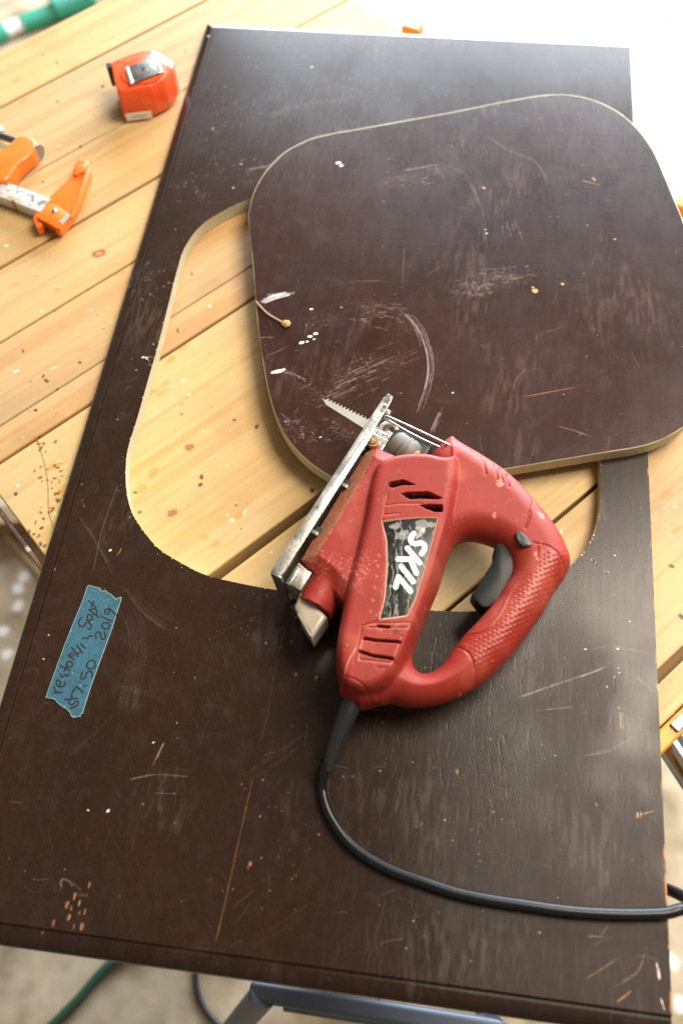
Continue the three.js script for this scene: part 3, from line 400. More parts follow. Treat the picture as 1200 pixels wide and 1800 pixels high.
  for (let pass = 0; pass < 3; pass++) {   // soften like a moulding
    const S = H0.slice();
    for (let j = 1; j < NV - 1; j++) for (let i = 1; i < NU - 1; i++) { const k = j * NU + i; if (F[k] <= 0.0012) continue; let s = 0, n = 0; for (let dj = -1; dj <= 1; dj++) for (let di = -1; di <= 1; di++) { const w = (di && dj) ? 1 : di || dj ? 2 : 4; s += w * S[k + dj * NU + di]; n += w; } H0[k] = s / n; }
  }
  // fine relief: sunk label bed, slots, seams and the pimpled grip
  const dL = inside(labelLine), dG = inside(gripLine), dV = vents.map((v) => inside(v)), dF = frames.map((f) => nearLine([...f]));
  const seams = [
    [[[.1641,.0387],[.1509,.0415]], 0.0009, 0.0006], [[[.1435,.051],[.1461,.06],[.1452,.0688],[.1383,.0795]], 0.0009, 0.0006],
    [[[.1742,.0369],[.1588,.0407],[.1508,.0414]], 0.0009, 0.0006],
    [spline([[.145,.0554],[.1347,.0594],[.1254,.0579],[.1139,.0541],[.1029,.0526],[.0906,.0536],[.081,.0525],[.0746,.0506],[.0696,.0465],[.0666,.0404]], 4, false), 0.0011, -0.0007],
    [spline([[.055,.0398],[.0534,.0465],[.0491,.0528],[.0438,.0571],[.0343,.0615]], 4, false), 0.001, 0.0007],
    [[[.1889,-.0103],[.1752,-.0008]], 0.0012, 0.0009], [[[.1874,.0005],[.175,.0084]], 0.0012, 0.0009], [[[.186,.0057],[.1743,.0127]], 0.0012, 0.0009], [[[.1834,.0123],[.174,.0178]], 0.0012, 0.0009],
    [spline([[-.003,-.0151],[-.001,-.0057],[-.0028,.0037],[-.0083,.0109]], 4, false), 0.0009, 0.0006], [[[.0126,.0029],[.0155,.008],[.0064,.0098]], 0.0007, 0.0006],
    [spline([[.184,-.0312],[.1631,-.02],[.1379,-.0105],[.1124,-.0038],[.0849,.002],[.0618,.0058],[.0405,.0089],[.023,.0109]], 4, false), 0.0018, -0.0009],
    [[[.121,-.0525],[.1033,-.0444],[.0794,-.0275],[.0408,-.0112],[.0317,-.0196],[.008,-.0119]], 0.0007, 0.0005]].map(([l, w, d]) => [nearLine(l), w, d]);
  const H = H0.slice();
  for (let j = 0; j < NV; j++) for (let i = 0; i < NU; i++) {
    const x = U0 + i * ST, z = V0 + j * ST, k = j * NU + i; if (F[k] < 0.0004) continue;
    let d = 0;
    d -= 0.0007 * sm(-0.0004, 0.0004, dL(x, z));
    for (const f of dV) { const q = f(x, z); if (q > -0.0006) d -= 0.006 * sm(-0.0003, 0.0003, q); }
    for (const f of dF) d -= 0.0005 * (1 - sm(0.0003, 0.0009, f(x, z)));
    for (const [f, w, dd] of seams) { const q = f(x, z); if (q < w * 1.5) d -= dd * (1 - sm(0.2 * w, 1.2 * w, q)); }
    const g = dG(x, z);
    if (g > 0.0008 && F[k] > 0.0012) {   // rows of oval pimples
      const R = 0.0033, cx = x * 0.83 + z * 0.56, cz = -x * 0.56 + z * 0.83, row = Math.floor(cz / (R * 0.86)), fx = (cx / R + (row & 1) * 0.5) % 1, px = ((fx + 1) % 1 - 0.5) * R, pz = (((cz / (R * 0.86)) % 1 + 1) % 1 - 0.5) * R * 0.86;
      const q = Math.hypot(px / 1.35, pz / 0.85); d += 0.00036 * (0.6 + 0.6 * hash(row, Math.floor(cx / R + (row & 1) * 0.5))) * (1 - sm(0.0003, 0.0011, q)) * sm(0.0008, 0.003, g);
    }
    d += 0.00006 * (fbm(x * 2600, z * 2600, 2) - 0.5);
    H[k] += d;
  }
  // turn the height field into a shell: cells cut along the outline, upper half and lower half
  const vid = new Map(), P = [], T = [[], []], BP = [], BT = [];
  const sup0 = (x) => 0.03 + 0.0579 * x - 0.0131 * sm(0.085, 0.1, x) + 0.0002;
  function vert(i, j, i2, j2) {
    const key = i2 === undefined ? 'v' + (j * NU + i) : 'e' + Math.min(j * NU + i, j2 * NU + i2) + '_' + Math.max(j * NU + i, j2 * NU + i2);
    let v = vid.get(key); if (v !== undefined) return v;
    v = P.length / 3; vid.set(key, v);
    if (i2 === undefined) { const k = j * NU + i; P.push(U0 + i * ST, H[k], V0 + j * ST); BP.push(Math.min(H0[k], sup0(U0 + i * ST))); }
    else { const a = F[j * NU + i], b = F[j2 * NU + i2], t = a / (a - b); P.push(U0 + (i + (i2 - i) * t) * ST, 0, V0 + (j + (j2 - j) * t) * ST); BP.push(0); }
    return v;
  }
  for (let j = 0; j < NV - 1; j++) for (let i = 0; i < NU - 1; i++) {
    const c = [[i, j], [i, j + 1], [i + 1, j + 1], [i + 1, j]], f = c.map(([a, b]) => F[b * NU + a]), poly = [];
    if (f.every((v) => v <= 0)) continue;
    for (let q = 0; q < 4; q++) { const n = (q + 1) % 4; if (f[q] > 0) poly.push(vert(...c[q])); if ((f[q] > 0) !== (f[n] > 0)) poly.push(vert(...c[q], ...c[n])); }
    const g = dG(U0 + (i + 0.5) * ST, V0 + (j + 0.5) * ST) > 0 ? 1 : 0;
    for (let q = 1; q + 1 < poly.length; q++) { T[g].push(poly[0], poly[q], poly[q + 1]); BT.push(poly[0], poly[q + 1], poly[q]); }
  }
  const all = new THREE.BufferGeometry(); all.setAttribute('position', new THREE.Float32BufferAttribute(P, 3)); all.setIndex([...T[0], ...T[1]]); all.computeVertexNormals();
  const BPos = P.slice(); for (let i = 0; i < BP.length; i++) BPos[3 * i + 1] = -BP[i];
  const bottom = new THREE.BufferGeometry(); bottom.setAttribute('position', new THREE.Float32BufferAttribute(BPos, 3)); bottom.setIndex(BT); bottom.computeVertexNormals();
  // along the rim both halves share the outward normal
  const nm = all.attributes.normal, bn = bottom.attributes.normal;
  for (let i = 0; i < BP.length; i++) if (P[3 * i + 1] === 0) { const x = nm.getX(i) + bn.getX(i), z = nm.getZ(i) + bn.getZ(i), l = Math.hypot(x, z) || 1; nm.setXYZ(i, x / l, 0, z / l); bn.setXYZ(i, x / l, 0, z / l); }
  // the red plastic: scuffs, sawdust, rubbed corners
  const sh = new Sheet(-0.03, -0.1, 0.22, 0.092, 1300).fill((x, z) => {
    const n = fbm(x * 40, z * 40, 4), f = fbm(x * 700, z * 700, 2), d = sm(0.5, 0.85, fbm(x * 55 + 9, z * 55, 5));
    const l = 0.94 + 0.24 * (n - 0.5) + 0.14 * (f - 0.5); return [(0.262 + 0.06 * d) * l, (0.0225 + 0.030 * d) * l, (0.014 + 0.018 * d) * l];
  });
  // brown sawdust caked on the sloping wall beside the shoe
  const dust = [[.1568,-.0828],[.1493,-.0857],[.1174,-.0854],[.0839,-.0844],[.0551,-.0833],[.0551,-.0833]].concat([[.0574,-.0732],[.0816,-.0731],[.1145,-.0739],[.1374,-.0753],[.1497,-.0766]]), dD = inside(dust);
  { const im = sh.g.getImageData(0, 0, sh.w, sh.h), D = im.data; for (let j = 0; j < sh.h; j++) for (let i = 0; i < sh.w; i++) { const x = sh.x0 + i / sh.k, z = sh.z0 + j / sh.k; if (z > -0.03 || x < 0.03) continue; const q = dD(x, z) + 0.0022 * (fbm(x * 600, z * 600, 3) - 0.5), a = sm(-0.0006, 0.0008, q) * (0.78 + 0.3 * fbm(x * 300, z * 300, 3)); if (a > 0) { const o = (j * sh.w + i) * 4, n = 0.8 + 0.4 * fbm(x * 900, z * 900, 2); D[o] += (150 * n - D[o]) * a; D[o + 1] += (98 * n - D[o + 1]) * a; D[o + 2] += (74 * n - D[o + 2]) * a; } } sh.g.putImageData(im, 0, 0); }
  sh.specks(900, -0.03, -0.1, 0.21, 0.09, 0.0002, 0.0006, ['#f0c8ae', '#e8a894', '#7c2a20', '#d9927c'], 0.2, 0.6);
  sh.hairs(220, -0.03, -0.1, 0.21, 0.09, 0.01, 0.0004, ['#eab6a0', '#8a2c22'], 0.35);
  for (let i = 0; i < 420; i++) { const q = [[.0679,-.047],[.0734,-.0457],[.063,-.0473],[.0695,-.0399],[.0584,-.0513],[.062,-.0661],[.0544,-.067],[.0636,-.0589],[.0601,-.0398],[.0515,-.0428]][i % 10]; const x = q[0] + rr(-0.006, 0.006), z = q[1] + rr(-0.006, 0.006); sh.blot([x, z], rr(0.00015, 0.0006), rr(0.00015, 0.0004), rr(0, 3), '#f0d6c6', rr(0.15, 0.6)); }
  for (const [x, z, s] of [[.1744,.0115,2.2],[.172,.0109,1.6],[.1491,.0187,1.6],[.1654,.0473,2],[.1662,.0443,1.2],[.1367,.056,1.4],[.1341,.0581,1.2],[.029,.0554,1],[.0352,.0619,1.2]]) { sh.blot([x, z], 0.0016 * s, 0.001 * s, rr(0, 3), '#d88e78', 0.6); }
  for (const p of [[.0797,-.0339],[.0729,-.0309],[.0662,-.028],[.0586,-.0251],[.0503,-.0221],[.0428,-.0195]]) sh.blot(p, 0.0016, 0.0010, -1, '#9c6a48', 0.7);
  for (const f of frames) sh.line(f, 0.0006, '#d98a66', 0.7);
  sh.line(labelLine.concat([labelLine[0]]), 0.0012, '#c9a98a', 0.7);
  sh.curve([[.0168,-.0158],[.0064,-.0153],[-.003,-.0132]], 0.0006, '#f0a890', 0.7); sh.blot([[.0389,.0009]][0], 0.0022, 0.0022, 0.6, '#5d2a22', 0.85);
  for (let i = 0; i < 40; i++) { const q = [[.0404,-.0143],[.0418,-.0024],[.0345,-.0153],[.0345,-.0076],[.0436,.0008]][i % 5]; sh.blot([q[0] + rr(-0.003, 0.003), q[1] + rr(-0.002, 0.002)], 0.0007, 0.0005, 0, '#9a6a48', 0.6); }
  const red = phys({ map: sh.tex(), roughness: 0.55, specularIntensity: 0.6 });
  const part = (idx, src) => { const g = new THREE.BufferGeometry(), remap = new Map(), p = [], n = [], ix = []; const sp = src.attributes.position, sn = src.attributes.normal; for (const v of idx) { let r = remap.get(v); if (r === undefined) { r = p.length / 3; remap.set(v, r); p.push(sp.getX(v), sp.getY(v), sp.getZ(v)); n.push(sn.getX(v), sn.getY(v), sn.getZ(v)); } ix.push(r); } g.setAttribute('position', new THREE.Float32BufferAttribute(p, 3)); g.setAttribute('normal', new THREE.Float32BufferAttribute(n, 3)); g.setIndex(ix); return sh.map(g); };
  const shell = mesh('body_shell', part(T[0], all), red, saw); shell.userData.label = 'scuffed red plastic body with closed handle';
  const grip = mesh('pimpled_grip', part(T[1], all), phys({ map: red.map, roughness: 0.36, specularIntensity: 0.7 }), saw); grip.userData.label = 'red handle grip with oval pimples';
  mesh('lower_shell', part(BT, bottom), red, saw);
  // black inserts behind the slots
  const black = phys({ color: C(0.003, 0.003, 0.003), roughness: 0.8, specularIntensity: 0.1 });
  for (const v of vents) { const m = mesh('vent_slot', slab(v, 0.0235, 0.0262), black, saw); }
}
// label plate
{
  const xs = labelLine.map((p) => p[0]), zs = labelLine.map((p) => p[1]), x0 = Math.min(...xs), x1 = Math.max(...xs), z0 = Math.min(...zs), z1 = Math.max(...zs);
  const sh = new Sheet(x0, z0, x1, z1, 900).fill((x, z) => { const n = fbm(x * 300, z * 300, 3), l = 0.014 + 0.02 * sm(0.5, 0.8, n); return [l, l * 0.97, l * 0.9]; });
  const bp = new Sheet(x0, z0, x1, z1, 512).fill(() => [0.35, 0.35, 0.35], false);
  // crinkled film: glints on its wrinkles painted as pale streaks, with some scuffs
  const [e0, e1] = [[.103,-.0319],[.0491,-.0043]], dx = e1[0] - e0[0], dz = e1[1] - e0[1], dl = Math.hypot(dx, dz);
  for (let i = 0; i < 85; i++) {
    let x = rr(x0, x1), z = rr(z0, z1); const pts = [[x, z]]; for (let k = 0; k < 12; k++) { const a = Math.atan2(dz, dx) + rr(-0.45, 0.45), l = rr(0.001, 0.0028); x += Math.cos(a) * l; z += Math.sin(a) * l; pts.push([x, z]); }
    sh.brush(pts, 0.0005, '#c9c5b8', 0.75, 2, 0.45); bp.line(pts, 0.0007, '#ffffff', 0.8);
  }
  for (const [x, z, s] of [[.1138,-.0193,2.4],[.1101,-.019,1.6],[.0995,-.0277,2],[.1045,-.0344,1.6],[.1168,-.0138,1.4],[.103,-.0266,1.4],[.1026,-.0369,1]]) sh.blot([x, z], 0.0016 * s, 0.0022 * s, -0.5, '#8f8b82', 0.7);
  sh.brush([[.1011,-.0198],[.1075,-.0168],[.1138,-.0166]], 0.003, '#d8d4cc', 0.7, 6, 0.3);
  const W = '#f7f4ee', w = 0.0034, P = (a) => sh.line(a, w, W);
  P(spline([[.1055,-.0213],[.102,-.0216],[.0994,-.0202],[.0991,-.0166],[.1013,-.0143],[.1016,-.0119],[.0991,-.0097],[.0949,-.0096]], 6, false));
  P([[.0938,-.02],[.0884,-.0078]]); P([[.0838,-.0217],[.0878,-.0144],[.081,-.0062]]); P([[.0803,-.0174],[.0747,-.0051]]); P([[.0656,-.0134],[.0729,-.0153],[.0679,-.0036]]);
  sh.line(spline([[.0645,-.0173],[.0654,-.017],[.065,-.0161],[.0639,-.0164]], 5), 0.0004, W, 0.8);
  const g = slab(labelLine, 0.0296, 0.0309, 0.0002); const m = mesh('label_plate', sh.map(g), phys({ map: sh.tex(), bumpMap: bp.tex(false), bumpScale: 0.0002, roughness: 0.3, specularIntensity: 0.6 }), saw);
  m.userData.label = 'black crinkled label with painted glints and white lettering';
}
// steel shoe: a pressed channel with turned-up sides
const steelSheet = new Sheet(0, 0, 0.25, 0.1, 1000).fill((x, z) => { const n = fbm(x * 60, z * 60, 4), p = sm(0.66, 0.76, fbm(x * 1100, z * 1100, 2)), d = sm(0.55, 0.8, fbm(x * 240, z * 240, 3)); const l = 0.44 + 0.12 * (n - 0.5) - 0.26 * p - 0.08 * d; return [l, l * 0.96, l * 0.86]; });
const steelRough = new Sheet(0, 0, 0.25, 0.1, 500).fill((x, z) => { const v = 0.33 + 0.5 * (fbm(x * 90, z * 90, 4) - 0.3); return [v, v, v]; }, false);
const steel = std({ map: steelSheet.tex(), roughnessMap: steelRough.tex(false), roughness: 1, metalness: 0.85 });
const brightSteel = std({ color: C(0.46, 0.45, 0.42), roughness: 0.36, metalness: 1 }), darkSteel = std({ color: C(0.10, 0.095, 0.09), roughness: 0.45, metalness: 0.7 }), blackPlastic = std({ color: C(0.017, 0.018, 0.019), roughness: 0.5 });
function uvBox(g) { const p = g.attributes.position, uv = new Float32Array(p.count * 2); for (let i = 0; i < p.count; i++) { uv[2 * i] = (p.getX(i) + 0.03) / 0.25; uv[2 * i + 1] = (p.getY(i) + p.getZ(i) + 0.15) / 0.1; } g.setAttribute('uv', new THREE.BufferAttribute(uv, 2)); return g; }
{
  const [r, f] = [[.0359,-.0927],[.1946,-.0927]], zb = (r[1] + f[1]) / 2, HW = 0.0285, shoe = new THREE.Group();
  shoe.name = 'shoe'; shoe.userData.label = 'pitted steel shoe plate seen on edge'; saw.add(shoe);
  const a = r[0], b = f[0];
  mesh('sole_plate', uvBox(slab([[a, zb], [a, zb + 0.0022], [b - 0.026, zb + 0.0022], [b - 0.026, zb], [a + 0.01, zb]], -HW + 0.0018, HW - 0.0018, 0.0005)), steel, shoe);
  for (const s of [-1, 1]) mesh('sole_fork', uvBox(slab([[b - 0.027, zb], [b - 0.027, zb + 0.0022], [b, zb + 0.0022], [b, zb]], s > 0 ? 0.008 : -HW + 0.0018, s > 0 ? HW - 0.0018 : -0.008, 0.0005)), steel, shoe);
  // turned-up side, upper one with its notch near the blade end
  const side = [[a, zb - 0.0002], [b - 0.004, zb - 0.0002], [b + 0.0015, zb + 0.0012], [b + 0.0005, zb + 0.0058], [b - 0.006, zb + 0.0068], [b - 0.028, zb + 0.0068], [b - 0.03, zb + 0.0082], [a + 0.004, zb + 0.0082], [a, zb + 0.0074]];
  const notch = [[b - 0.0150, zb + 0.0030], [b - 0.0095, zb + 0.0030], [b - 0.0095, zb + 0.0056], [b - 0.0150, zb + 0.0056]];
  mesh('side_flange', uvBox(slab(side, HW - 0.0019, HW, 0.0006, [notch])), steel, shoe);
  mesh('side_flange', uvBox(slab(side, -HW, -HW + 0.0019, 0.0006)), steel, shoe);
  // folded rear end
  mesh('rear_fold', uvBox(slab([[a - 0.0016, zb], [a - 0.0016, zb + 0.0085], [a, zb + 0.0085], [a, zb]], -HW + 0.002, HW - 0.0005, 0.0005)), brightSteel, shoe);
  mesh('rear_block', uvBox(slab([[a + 0.001, zb + 0.0086], [a + 0.001, zb + 0.021], [a + 0.016, zb + 0.021], [a + 0.018, zb + 0.0086]], -0.018, 0.0145, 0.001)), steel, saw);
  mesh('rear_rib', uvBox(slab([[a - 0.0005, zb + 0.0096], [a - 0.0005, zb + 0.0135], [a + 0.014, zb + 0.0135], [a + 0.014, zb + 0.0096]], 0.0145, 0.0185, 0.0012)), brightSteel, saw);
  // two clips that hold the shoe to the body
  for (const c of [[.1182,-.0856],[.0766,-.0852]]) { mesh('clip_pin', boxAt(0.003, 0.003, 0.010, c[0], 0.0195, c[1] - 0.001, 0.0006), brightSteel, saw); mesh('clip_slot', boxAt(0.005, 0.004, 0.007, c[0] + 0.0036, 0.0165, c[1] + 0.003, 0.0006), blackPlastic, saw); }
}
// blade with teeth towards the front
{
  const L = [[.183,-.1433],[.1792,-.1374],[.1748,-.1009],[.1717,-.0745],[.1802,-.0743],[.1816,-.0998]], back0 = L[1], tip = L[0];
  const [t0, t1] = [[.1829,-.1402],[.1822,-.0977]], n = 14, teeth = [tip];
  for (let i = 0; i < n; i++) { const k = (q) => [t0[0] + (t1[0] - t0[0]) * q, t0[1] + (t1[1] - t0[1]) * q]; const a = k(i / n), b = k((i + 0.82) / n); teeth.push([a[0] - 0.0004, a[1]], [b[0] + 0.0022, b[1] - 0.0006]); }
  const [e0, e1] = [[.1781,-.0781],[.1703,-.0772]];
  mesh('blade', slab([...teeth, t1, e0, e1, L[2], back0], -0.0006, 0.0006), std({ color: C(0.62, 0.61, 0.57), roughness: 0.35, metalness: 0.9 }), saw);
  // printed maker's strip on the blade
  const q = [[.1736,-.0937],[.1793,-.0945],[.1792,-.0792],[.1731,-.0792]], xs = q.map((p) => p[0]), zs = q.map((p) => p[1]), sh = new Sheet(Math.min(...xs), Math.min(...zs), Math.max(...xs), Math.max(...zs), 400).fill(() => [0.72, 0.72, 0.68]);
  const A = sh.X(q[1]), B = sh.X(q[2]), D = sh.X(q[0]), g = sh.g; g.save(); g.translate((A[0] + B[0] + D[0] + sh.X(q[3])[0]) / 4, (A[1] + B[1] + D[1] + sh.X(q[3])[1]) / 4); g.rotate(Math.atan2(B[1] - A[1], B[0] - A[0]) + Math.PI); g.fillStyle = '#1a1a1a'; g.font = 'bold ' + Math.round(0.0044 * sh.k) + 'px sans-serif'; g.textAlign = 'center'; g.textBaseline = 'middle'; g.fillText('PORTER', 0, 0, 0.0155 * sh.k); g.restore();
  mesh('blade_print', sh.map(slab(q, 0.0007, 0.0011)), std({ map: sh.tex(), roughness: 0.5 }), saw);
}
// plunger, blade clamp, guard wires, screws in the open front
{
  const [p0_, p1_] = [[.1728,-.076],[.1675,-.0517]];
  mesh('plunger_housing', boxAt(0.05, 0.024, 0.032, 0.158, -0.002, -0.062, 0.003), blackPlastic, saw);
  const ax = new THREE.Vector3(p1_[0] - p0_[0], 0, p1_[1] - p0_[1]).normalize();
  const lat = new THREE.LatheGeometry([[0.0001, 0], [0.006, 0], [0.0085, 0.001], [0.0098, 0.003], [0.0100, 0.008], [0.0092, 0.0084], [0.0104, 0.0092], [0.0104, 0.0112], [0.0095, 0.0117], [0.0104, 0.0123], [0.0104, 0.014], [0.0092, 0.018], [0.0060, 0.021], [0.0001, 0.0215]].map(([r, y]) => new THREE.Vector2(r, y)), 28);
  lat.applyQuaternion(new THREE.Quaternion().setFromUnitVectors(new THREE.Vector3(0, 1, 0), ax)); lat.scale(1.22, 1.22, 1.22); lat.translate(p0_[0], 0.003, p0_[1]);
  mesh('blade_clamp', lat, std({ color: C(0.13, 0.117, 0.10), roughness: 0.6, metalness: 0.4 }), saw).userData.label = 'dusty grey metal blade clamp';
  const br = [[.1683,-.055],[.1648,-.0536]];
  mesh('brass_tab', boxAt(0.003, 0.008, 0.009, br[0][0], 0.010, br[0][1], 0.0008, 0.5), std({ color: C(0.42, 0.22, 0.07), roughness: 0.5, metalness: 0.6 }), saw);
  const ring = [[.1835,-.085]][0], tg = new THREE.TorusGeometry(0.0062, 0.0021, 10, 28); tg.rotateX(Math.PI / 2); tg.translate(ring[0], -0.003, ring[1]); mesh('roller_guide', tg, std({ color: C(0.42, 0.38, 0.28), roughness: 0.5, metalness: 0.7 }), saw);
  const wires = [[[[.1845,-.0873],[.1849,-.065],[.1847,-.0343]], 0.016], [[[.1849,-.0866],[.1829,-.0637],[.1828,-.0358]], 0.010]];
  for (const [w, y] of wires) mesh('guard_wire', tube(w.map(([x, z]) => [x, y, z]), 0.0009, 30, 8), brightSteel, saw);
  const wc = [[.1876,-.0881]][0]; mesh('wire_clip', boxAt(0.004, 0.012, 0.005, wc[0], 0.011, wc[1], 0.0008), brightSteel, saw);
  // screw on the corner of the body
  const sc = [[.1598,-.0843]][0];
  mesh('screw_boss', rod([sc[0], 0.006, sc[1]], [sc[0], 0.0195, sc[1]], 0.0046, 0.0044, 24), std({ color: C(0.45, 0.26, 0.19), roughness: 0.6 }), saw);
  mesh('screw', rod([sc[0], 0.0195, sc[1]], [sc[0], 0.0212, sc[1]], 0.0034, 0.003, 20), std({ color: C(0.33, 0.24, 0.11), roughness: 0.4, metalness: 0.9 }), saw);
  mesh('screw_core', rod([sc[0], 0.0211, sc[1]], [sc[0], 0.0218, sc[1]], 0.0016, 0.0014, 16), std({ color: C(0.5, 0.42, 0.2), roughness: 0.4, metalness: 0.9 }), saw);
  const bo = [[.1535,-.0892]][0]; const bg = new THREE.SphereGeometry(0.0042, 18, 12); bg.translate(bo[0], 0.011, bo[1]); mesh('bolt_head', bg, std({ color: C(0.03, 0.033, 0.045), roughness: 0.25, metalness: 0.5 }), saw);
}
// clear grey end of the dust spout
{
  const q = [[.037,-.0723],[.035,-.0604],[.0303,-.0471],[.0121,-.0484],[.0177,-.0596],[.0257,-.0704]];
  const cap = slab(q, -0.013, 0.0125, 0.0035, [], 3);
  mesh('spout_tip', cap, phys({ color: C(0.42, 0.37, 0.29), roughness: 0.28, metalness: 0.1, clearcoat: 0.6, clearcoatRoughness: 0.2 }), saw).userData.label = 'grey brown slanted tip of the dust spout';
  const rim = [[.0226,-.0652],[.0135,-.0497]]; mesh('spout_rim', rod([rim[0][0], 0.011, rim[0][1]], [rim[1][0], 0.011, rim[1][1]], 0.0011), std({ color: C(0.3, 0.26, 0.2), roughness: 0.4 }), saw);
}
// trigger and lock button
{
  const q = spline([[.1334,.0284],[.1257,.0313],[.1169,.0321],[.1108,.0316],[.1041,.0315],[.0992,.0313],[.0938,.0301],[.0907,.0347],[.0886,.041],[.0931,.0457],[.1083,.0477],[.1246,.0476],[.1353,.0407],[.1381,.0332]], 4);
  mesh('trigger', slab(q, -0.0095, 0.0085, 0.0014), phys({ color: C(0.008, 0.009, 0.009), roughness: 0.45, specularIntensity: 0.5 }), saw);
  const b = spline([[.1437,.0377],[.146,.0384],[.1465,.0411],[.1445,.0463],[.1413,.0508],[.1386,.0495],[.137,.0457],[.1385,.0415]], 4);
  mesh('lock_button', slab(b, 0.012, 0.0205, 0.0014), std({ color: C(0.03, 0.031, 0.03), roughness: 0.4 }), saw);
}
// cord: sleeve at the body, then a long curve that hangs over the right edge of the board
{
  const sleeve = [...[[-.0065,-.0051]].map(([x, z]) => [x, 0.003, z]), ...[[-.0158,-.0042],[-.03,-.0029],[-.0429,-.0013],[-.0531,.0004]].map(([x, z], i) => [x, [0.001, -0.005, -0.011, -0.016][i], z])];
  const rubber = phys({ color: C(0.016, 0.017, 0.019), roughness: 0.42 });
  const sg = tube(sleeve, 0.0072, 40, 18); { const p = sg.attributes.position, n = sg.attributes.normal; const rad = 19, rows = p.count / rad; for (let i = 0; i < p.count; i++) { const t = Math.floor(i / rad) / (rows - 1), k = 0.0072 * (-0.38 * t); p.setXYZ(i, p.getX(i) + n.getX(i) * k, p.getY(i) + n.getY(i) * k, p.getZ(i) + n.getZ(i) * k); } }
  mesh('cord_sleeve', sg, std({ color: C(0.012, 0.013, 0.014), roughness: 0.45 }), saw);
  saw.updateMatrixWorld(true); const inv = saw.matrixWorld.clone().invert(), loc = (x, y, z) => new THREE.Vector3(x, y, z).applyMatrix4(inv).toArray();
  const R = 0.0037, yb = BOARD_Y + R + 0.0003;
  const start = [[.2391,.7837]][0], st2 = [[.2374,.7896]][0];
  const path = [loc(start[0], BOARD_Y + 0.015, start[1]), loc(st2[0], BOARD_Y + 0.0105, st2[1]), ...[[.2373,.7995],[.2415,.811],[.2484,.8209],[.2585,.8309],[.2716,.8386],[.2886,.8447],[.3069,.8486],[.3286,.8526],[.3499,.8542],[.371,.8546],[.3989,.8548],[.4266,.853],[.4473,.8505],[.4584,.8485]].map(([x, z]) => loc(x, yb, z)), loc(0.4665, yb - 0.0005, 0.8455), loc(0.4742, yb - 0.005, 0.8435), loc(0.4755, yb - 0.0125, 0.8385), loc(0.470, yb - 0.0215, 0.834), loc(0.462, yb - 0.032, 0.83), loc(0.455, yb - 0.07, 0.82), loc(0.452, 0.5, 0.80), loc(0.45, 0.1, 0.76)];
  const pc = new THREE.CatmullRomCurve3(path.map((p) => new THREE.Vector3(...p)), false, 'centripetal');
  const cg = new THREE.TubeGeometry(pc, 420, R, 16, false);
  const cs = new Sheet(0, 0, 1, 1, 256).fill((x, z) => { const n = fbm(x * 50, z * 50, 3); const l = 0.004 + 0.006 * n; return [l, l * 1.05, l * 1.15]; }); cs.specks(40, 0, 0, 1, 1, 0.004, 0.02, ['#8a8478'], 0.3, 0.8);
  const ct = cs.tex(); ct.wrapS = ct.wrapT = THREE.RepeatWrapping; ct.repeat.set(14, 1);
  mesh('power_cord', cg, phys({ color: C(0.007, 0.0075, 0.0085), roughness: 0.27, specularIntensity: 0.5 }), saw).userData.label = 'black rubber power cord curving over the board edge';
}

